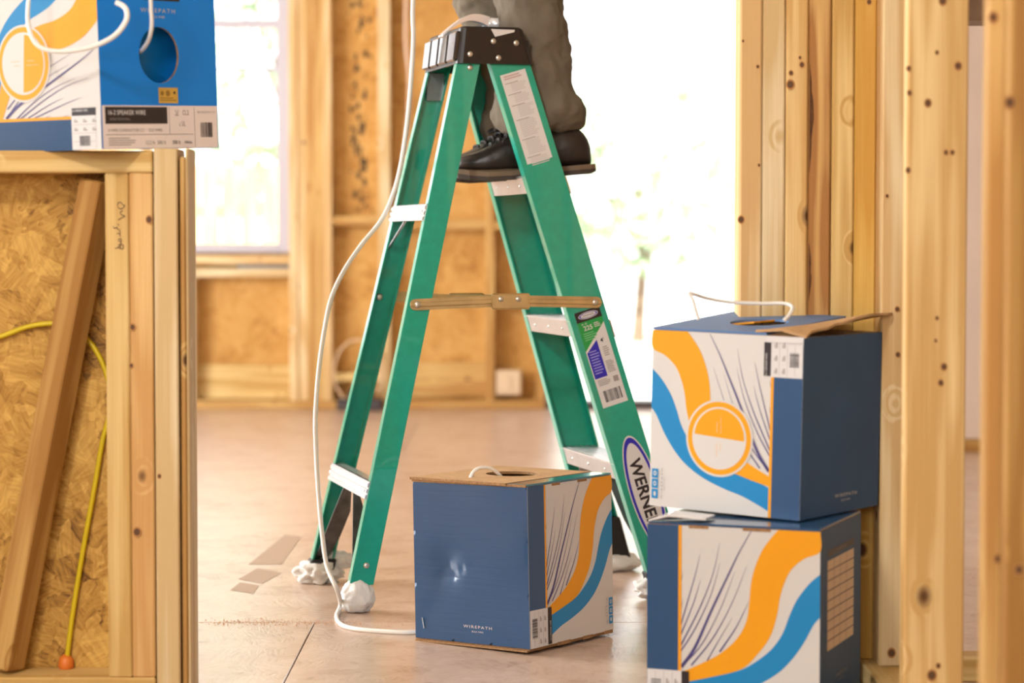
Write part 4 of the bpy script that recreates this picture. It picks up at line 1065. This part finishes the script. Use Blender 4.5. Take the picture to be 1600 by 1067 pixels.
# the blue lid with the die-cut oval
M = Matrix.Translation((x1, 0, 0)) @ Matrix(((0, 0, 1, 0), (1, 0, 0, 0), (0, 1, 0, 0), (0, 0, 0, 1)))
hz_ = .150
panel_with_hole('lid', y0, 0, y1, HK, .004, ellipse(.000, hz_, .045, .045, 36), M, [SKYF, KEDGE], c4)
box_obj('inner_liner', (x1 - .045, y0 + .004, .004), (x1 - .035, y1 - .004, HK - .004), SKYF, c4)
pr = Print((x0, y0, 0), (0, 0, 1), (1, 0, 0))         # upright design turned a quarter: its right edge lies at the bottom
# lying: u runs upward from the bottom edge mirrored so that the strip is at the bottom
class Turned(Print):
    def P(s, u, v, l): return Vector((x0 + v, y0 - (s.base + l * s.step), HK - u))
pr = Turned((0, 0, 0), (1, 0, 0), (0, 1, 0)); prints_b(pr, HK, WK, mirror=True, circle=True); pr.build('face_print', c4)
pr = Print((x1, y0, 0), (0, 1, 0), (0, 0, 1))
pr.rect(.002, .001, DK - .002, .069, PINKL, 0); pr.rect(.008, .040, .146, .067, BLK, 1)
pr.text('16-2 SPEAKER WIRE', .056, .058, .0075, LABEL, 2, bold=.01, width=.082); pr.text('RATED FOR IN-WALL', .040, .0475, .004, GRY, 2, width=.045)
pr.rect(.008, .0225, .205, .0235, GRY, 1); pr.rect(.150, .024, .151, .067, GRY, 1); pr.rect(.208, .002, .209, .067, GRY, 1)
pr.text('2-WIRE CONDUCTOR C2', .052, .030, .005, GRY, 2, width=.078); pr.text('CL3 WIRE', .118, .030, .005, GRY, 2, width=.030)
pr.lines(.014, .004, .075, .018, 4, GRY, 1, .4); pr.text('12.2 lb  500 ft', .118, .010, .006, GRY, 2, width=.045); pr.text('500 ft', .165, .010, .006, BLK, 2, width=.018); pr.text('White', .192, .010, .005, BLK, 2, width=.018)
pr.text('RC', .168, .058, .008, GRY, 2, ang=90, width=.010); pr.text('CL2', .188, .058, .008, GRY, 2, width=.014); pr.text('c UL', .180, .040, .008, GRY, 2, width=.014)
pr.text('WIREPATH', .236, .059, .0036, GRY, 2, width=.042, spacing=1.4); pr.barcode(.222, .018, .250, .042, BLK, 2)
pr.build('paper_label', c4)
pr = Print((x1, y0, 0), (0, 1, 0), (0, 0, 1))
pr.rect(.128, .073, .172, .098, GOLD, 1); pr.disc(.136, .089, .004, pm('gold_dark', (150, 112, 40), .6), 2, 14); pr.disc(.149, .089, .005, pm('gold_dark', (150, 112, 40), .6), 2, 14); pr.disc(.164, .090, .0025, BLK, 2, 10); pr.lines(.131, .075, .170, .082, 2, pm('gold_dark', (150, 112, 40), .6), 2, .4)
pr.build('gold_sticker', c4)
pr = Print((x1, y0, 0), (0, 1, 0), (0, 0, 1))
pr.text('WIREPATH', .133, .221, .0068, WTXT, 1, width=.078, spacing=1.3); pr.text('BULK WIRE', .133, .211, .004, WTXT, 1, width=.030)
pr.build('lid_print', c4)
# handle slot near the top of the lid
bm = bmesh.new(); add_box(bm, (x1 - .003, y0 + .10, .236), (x1 + .0009, y0 + .185, .258), .002); from_bm('handle_slot', bm, BLK, c4)
# white cable: out of the oval, up and over, and down in a loop in front
Mk = c4.matrix_basis.copy()
bpy.context.view_layer.update(); Mk = c4.matrix_world.copy()
n_f = (Mk.to_3x3() @ Vector((0, -1, 0))).normalized()
cabA = [at(216, 82, pk.y + .10), at(224, 76, pk.y + .06), at(233, 60, pk.y + .035), at(237, 40, pk.y + .02), at(236, 15, pk.y + .01), at(233, -20, pk.y - .0), at(220, -60, pk.y - .02)]
tag(tube_obj('carton_cable', cabA, .0034, CABLE), 'white cable coming out of the oval hole of the blue carton', 'cable')
cabB = [at(48, -30, pk.y - .02), at(44, 10, pk.y - .03), at(44, 35, pk.y - .03), at(50, 58, pk.y - .035), at(62, 73, pk.y - .04), at(85, 80, pk.y - .05), at(115, 79, pk.y - .06), at(150, 71, pk.y - .065), at(180, 55, pk.y - .06), at(197, 33, pk.y - .055), at(198, 17, pk.y - .05), at(192, 9, pk.y - .045), at(182, 4, pk.y - .04)]
tag(tube_obj('cable_end', cabB, [.003 + .0012 * min(1, i / 70) for i in range(97)], CABLE), 'curved white cable end hanging in front of the blue carton', 'cable')

# ---------------------------------------------------------------- long white cable beside the ladder
cp = [at(648, -60, 4.95), at(645, 20, 4.95), at(646, 60, 4.95), at(642, 130, 4.94), at(634, 210, 4.92), at(620, 285, 4.9), at(598, 340, 4.87), at(565, 382, 4.83), at(538, 422, 4.8), at(518, 465, 4.78), at(507, 515, 4.74),
      at(498, 580, 4.7), at(493, 650, 4.66), at(494, 705, 4.64), at(497, 760, 4.61), at(503, 830, 4.57), at(511, 885, 4.53), at(527, 922, 4.49), onz(532, 945, .012), onz(526, 962, .004), onz(532, 975, .004), onz(552, 982, .004), onz(590, 986, .004), onz(645, 988, .004), onz(680, 980, .004), onz(700, 970, .004)]
tag(tube_obj('speaker_cable', cp, .0046, CABLE, n=6), 'long white cable hanging beside the ladder and lying on the floor', 'cable')

# ---------------------------------------------------------------- person on the ladder
per = empty('person', lw(.08, 0, .877), (0, 0, 0)); tag(per, 'person in grey-brown trousers and dark shoes standing on the ladder', 'person')
PL = per.location
TROU = pm('trouser_cloth', (112, 102, 88), .9, var=.10, vscale=18, bump=.35, bscale=28, spec=.1)
LEATH = pm('shoe_leather', (34, 26, 23), .33, var=.3, vscale=25, bump=.15, bscale=40)
SOLED = pm('shoe_outsole', (62, 50, 42), .7, var=.12)
SOLE = pm('shoe_sole', (112, 92, 72), .7, var=.12)
LACE = pm('shoe_lace', (26, 22, 20), .7)
SKIN = pm('skin', (190, 140, 110), .6)
SHIRT = pm('shirt_cloth', (96, 104, 116), .9, var=.08)
def shoe(ball, yaw, tilt):
    """length along local -x (toe at -x); ball = where the heel's back bottom is"""
    r = empty('shoe', ball, (0, tilt, yaw)); r.parent = per; r.location = Vector(ball) - PL
    S = [  # x, half width, height of the upper
        (.000, .022, .060), (.010, .031, .088), (.035, .036, .106), (.070, .036, .112), (.100, .036, .112), (.130, .038, .108), (.160, .041, .100), (.190, .045, .088), (.215, .046, .074), (.240, .045, .062), (.262, .040, .054), (.280, .029, .045), (.289, .014, .034)]
    bm = bmesh.new(); rings = []
    for x, w, h in S:
        z0 = .016 + .016 * max(0, (x - .19) / .1) ** 2
        rg = []
        for k in range(20):
            a = 2 * math.pi * k / 20; ca, sa = math.cos(a), math.sin(a)
            yy_ = w * (abs(ca) ** .75) * (1 if ca > 0 else -1)
            zz = z0 + (h - .016) * (.5 + .5 * sa * (abs(sa) ** -.25 if abs(sa) > 1e-3 else 1)); 
            if sa > 0: yy_ *= 1 - .28 * sa * sa if x > .03 else .95
            rg.append(Vector((-x, yy_, zz)))
        rings.append(rg)
    add_loft(bm, rings); up = from_bm('upper', bm, LEATH, r, smooth=True)
    m_ = up.modifiers.new('s', 'SUBSURF'); m_.levels = 1; m_.render_levels = 1
    bm = bmesh.new(); outl = [(-.006, .020), (.004, .031), (.03, .037), (.08, .034), (.12, .035), (.17, .044), (.22, .048), (.26, .043), (.284, .029), (.294, .010)]
    for za, zb_, gx in ((.0, .009, .93), (.009, .019, .97)):
        pts = [(-x, w * gx) for x, w in outl] + [(-x, -w * gx) for x, w in outl[::-1]]
        rings = [[Vector((x, y, z + .016 * max(0, (-x - .19) / .1) ** 2 + (.004 if -x < -.001 and z == 0 else 0))) for x, y in pts] for z in (za, zb_)]
        bm = bmesh.new(); add_loft(bm, rings)
        from_bm('outsole' if za == 0 else 'welt', bm, SOLED if za == 0 else SOLE, r)
    # tongue, collar and laces
    bm = bmesh.new(); add_tube(bm, catmull([Vector((-.03 - .034 + .034 * math.cos(a), .030 * math.sin(a), .106 + .006 * math.cos(a))) for a in [2 * math.pi * k / 12 for k in range(13)]], 3), .006, 8, False); from_bm('collar', bm, LEATH, r, smooth=True)
    bm = bmesh.new()
    for k in range(5):
        x = .138 + .017 * k; z = .1105 - .0082 * k
        add_tube(bm, catmull([Vector((-x - .004, -.026, z - .012)), Vector((-x, -.012, z + .001)), Vector((-x - .004, .012, z + .001)), Vector((-x, .026, z - .012))], 4), .0034, 6)
    for s_ in (-1, 1):
        add_tube(bm, catmull([Vector((-.132, 0, .113)), Vector((-.145, s_ * .018, .119)), Vector((-.172, s_ * .032, .108)), Vector((-.150, s_ * .012, .110)), Vector((-.132, 0, .113))], 5), .0032, 6)
        add_tube(bm, catmull([Vector((-.132, 0, .113)), Vector((-.160, s_ * .030, .100)), Vector((-.185, s_ * .047, .080))], 5), .0022, 6)
    from_bm('laces', bm, LACE, r, smooth=True)
    return r
hb = at(926, 268, 4.86)
shoe((hb.x, hb.y, .8775 + .008), LYAW + R(-12), R(-5))
hb2 = lw(.225, .075, .8775)
shoe((hb2.x - .02, hb2.y, .8775 + .008), LYAW, R(-5))
# trousers: two legs lofted from rings (px left, px right at a row -> real widths at that depth), joined at the hips
def leg_rings(rows, Y0, depth):
    out = []
    for (py, xa, xb_, dy, rd) in rows:
        a, b_ = at(xa, py, Y0 + dy), at(xb_, py, Y0 + dy); cx_ = (a.x + b_.x) / 2; rx_ = (b_.x - a.x) / 2; z = a.z
        ring_ = []
        for k in range(40):
            an = 2 * math.pi * k / 40
            w1 = 1 + .035 * math.sin(3 * an + z * 40) + .03 * noise.noise(Vector((math.cos(an) * 2, math.sin(an) * 2, z * 22)))
            ring_.append(Vector((cx_ + rx_ * w1 * math.cos(an), Y0 + dy + rd * w1 * math.sin(an), z)) - PL)
        out.append(ring_)
    return out
def interp_rows(rows, n=5):
    P = catmull([Vector((r[1], r[2], r[3])) for r in rows], n); Q = catmull([Vector((r[0], r[4], 0)) for r in rows], n)
    return [(q.x, p.x, p.y, p.z, q.y) for p, q in zip(P, Q)]
near = [(207, 782, 898, 0, .070), (196, 772, 908, 0, .082), (180, 770, 911, 0, .086), (163, 772, 912, 0, .085), (150, 776, 905, 0, .080), (128, 780, 897, 0, .076), (100, 785, 893, 0, .074), (60, 784, 890, 0, .074), (20, 778, 882, 0, .076), (-20, 768, 874, 0, .078), (-80, 750, 868, 0, .080), (-180, 735, 870, .01, .085), (-320, 742, 900, .03, .095), (-480, 765, 935, .055, .10), (-560, 775, 945, .07, .11)]
far = [(222, 756, 860, 0, .066), (208, 748, 868, 0, .075), (190, 750, 866, 0, .075), (150, 755, 860, 0, .07), (100, 745, 850, 0, .07), (50, 728, 836, 0, .07), (0, 708, 812, 0, .072), (-60, 690, 800, 0, .075), (-150, 690, 812, -.01, .08), (-300, 720, 860, -.02, .09), (-480, 765, 925, -.045, .10), (-560, 780, 940, -.06, .11)]
bm = bmesh.new()
add_loft(bm, leg_rings(interp_rows(near), 4.86, 0)); add_loft(bm, leg_rings(interp_rows(far), 5.05, 0))
hipz = at(800, -560, 4.95).z
hip = []
for z, rx_, ry in ((hipz - .03, .12, .15), (hipz + .03, .125, .18), (hipz + .12, .115, .175), (hipz + .20, .105, .16)):
    hip.append([Vector((at(862, -560, 4.95).x + rx_ * math.cos(a), 4.95 + ry * math.sin(a), z)) - PL for a in [2 * math.pi * k / 40 for k in range(40)]])
add_loft(bm, hip)
tr = from_bm('trousers', bm, TROU, per, smooth=True)
rm = tr.modifiers.new('fuse', 'REMESH'); rm.mode = 'VOXEL'; rm.voxel_size = .007; rm.use_smooth_shade = True
sm = tr.modifiers.new('smooth', 'SMOOTH'); sm.factor = .4; sm.iterations = 1
tx = bpy.data.textures.new('folds', 'CLOUDS'); tx.noise_scale = .055; tx.noise_depth = 2
dm = tr.modifiers.new('folds', 'DISPLACE'); dm.texture = tx; dm.strength = .026; dm.mid_level = .5
tx2 = bpy.data.textures.new('creases', 'CLOUDS'); tx2.noise_scale = .018; tx2.noise_depth = 2
dm2 = tr.modifiers.new('creases', 'DISPLACE'); dm2.texture = tx2; dm2.strength = .006; dm2.mid_level = .5
# body (one skinned figure) and shirt; above the frame, reaching up to the wall
hx = at(862, -560, 4.95).x
J = {'pelvis': ((hx, 4.95, hipz + .05), .10), 'waist': ((hx, 4.95, hipz + .20), .10), 'chest': ((hx - .02, 4.95, hipz + .40), .13), 'neck': ((hx - .02, 4.95, hipz + .56), .05), 'head0': ((hx - .04, 4.95, hipz + .64), .075), 'head1': ((hx - .05, 4.95, hipz + .75), .085),
     'shn': ((hx - .02, 4.79, hipz + .50), .055), 'eln': ((hx - .20, 4.74, hipz + .35), .04), 'wrn': ((hx - .40, 4.80, hipz + .42), .03), 'hn': ((hx - .48, 4.81, hipz + .45), .032),
     'shf': ((hx - .02, 5.11, hipz + .50), .055), 'elf': ((hx - .20, 5.16, hipz + .35), .04), 'wrf': ((hx - .40, 5.10, hipz + .42), .03), 'hf': ((hx - .48, 5.09, hipz + .45), .032)}
kn1, kn2 = at(812, -200, 4.87), at(750, -200, 5.04); an1, an2 = at(850, 190, 4.86), at(812, 200, 5.05)
J.update({'hip1': ((hx, 4.87, hipz), .08), 'kn1': (tuple(kn1), .05), 'an1': (tuple(an1), .035), 'hip2': ((hx, 5.03, hipz), .08), 'kn2': (tuple(kn2), .05), 'an2': (tuple(an2), .035)})
def skin_obj(name, keys, eds, mat, grow=0.0):
    me = bpy.data.meshes.new(name); me.from_pydata([tuple(Vector(J[k][0]) - PL) for k in keys], [(keys.index(a), keys.index(b_)) for a, b_ in eds], [])
    o = link(name, me, mat, per)
    o.modifiers.new('skin', 'SKIN')
    for k, sv in zip(keys, me.skin_vertices[0].data): sv.radius = (J[k][1] + grow, J[k][1] + grow)
    me.skin_vertices[0].data[0].use_root = True
    ss = o.modifiers.new('sub', 'SUBSURF'); ss.levels = 2; ss.render_levels = 2
    return o
skin_obj('body', list(J), [('pelvis', 'waist'), ('waist', 'chest'), ('chest', 'neck'), ('neck', 'head0'), ('head0', 'head1'), ('chest', 'shn'), ('shn', 'eln'), ('eln', 'wrn'), ('wrn', 'hn'), ('chest', 'shf'), ('shf', 'elf'), ('elf', 'wrf'), ('wrf', 'hf'),
                           ('pelvis', 'hip1'), ('hip1', 'kn1'), ('kn1', 'an1'), ('pelvis', 'hip2'), ('hip2', 'kn2'), ('kn2', 'an2')], SKIN)
sk = ['pelvis', 'waist', 'chest', 'shn', 'eln', 'shf', 'elf']
skin_obj('shirt', sk, [('pelvis', 'waist'), ('waist', 'chest'), ('chest', 'shn'), ('shn', 'eln'), ('chest', 'shf'), ('shf', 'elf')], SHIRT, .022)

# ---------------------------------------------------------------- small details on the floor
stamp = Print((0, 0, 0), (1, 0, 0), (0, 1, 0), base=.0006)
STM = pm('stamp_grey', (172, 142, 118), .5)
for a, b_, c, d_ in (((388, 882), (440, 882), (470, 838), (445, 836)), ((372, 905), (410, 912), (440, 895), (402, 888)), ((360, 922), (395, 928), (405, 915), (375, 910))):
    stamp.poly([tuple(onz(*p, 0)[:2]) for p in (a, b_, c, d_)], STM)
stamp.build('panel_stamp', floor)
bm = bmesh.new(); rnd = random.Random(12)
for k in range(520):
    px = rnd.triangular(292, 640, 400); py = 972 + rnd.gauss(0, 3) + .01 * (px - 300)
    p = onz(px, py, .001); s = rnd.uniform(.0006, .0020)
    for q_ in (1,):
        a = rnd.uniform(0, 6.28)
        v = [p + Vector((s * math.cos(a), s * math.sin(a), 0)), p + Vector((s * math.cos(a + 2.1), s * math.sin(a + 2.1), 0)), p + Vector((s * math.cos(a + 4.2), s * math.sin(a + 4.2), 0)), p + Vector((0, 0, s * .8))]
        vv = [bm.verts.new(x) for x in v]
        bm.faces.new(vv[:3]); bm.faces.new((vv[0], vv[1], vv[3])); bm.faces.new((vv[1], vv[2], vv[3])); bm.faces.new((vv[2], vv[0], vv[3]))
tag(from_bm('sawdust', bm, pm('sawdust_tan', (204, 156, 116), .9)), 'line of sawdust along the floor panel joint', 'sawdust', kind='stuff')
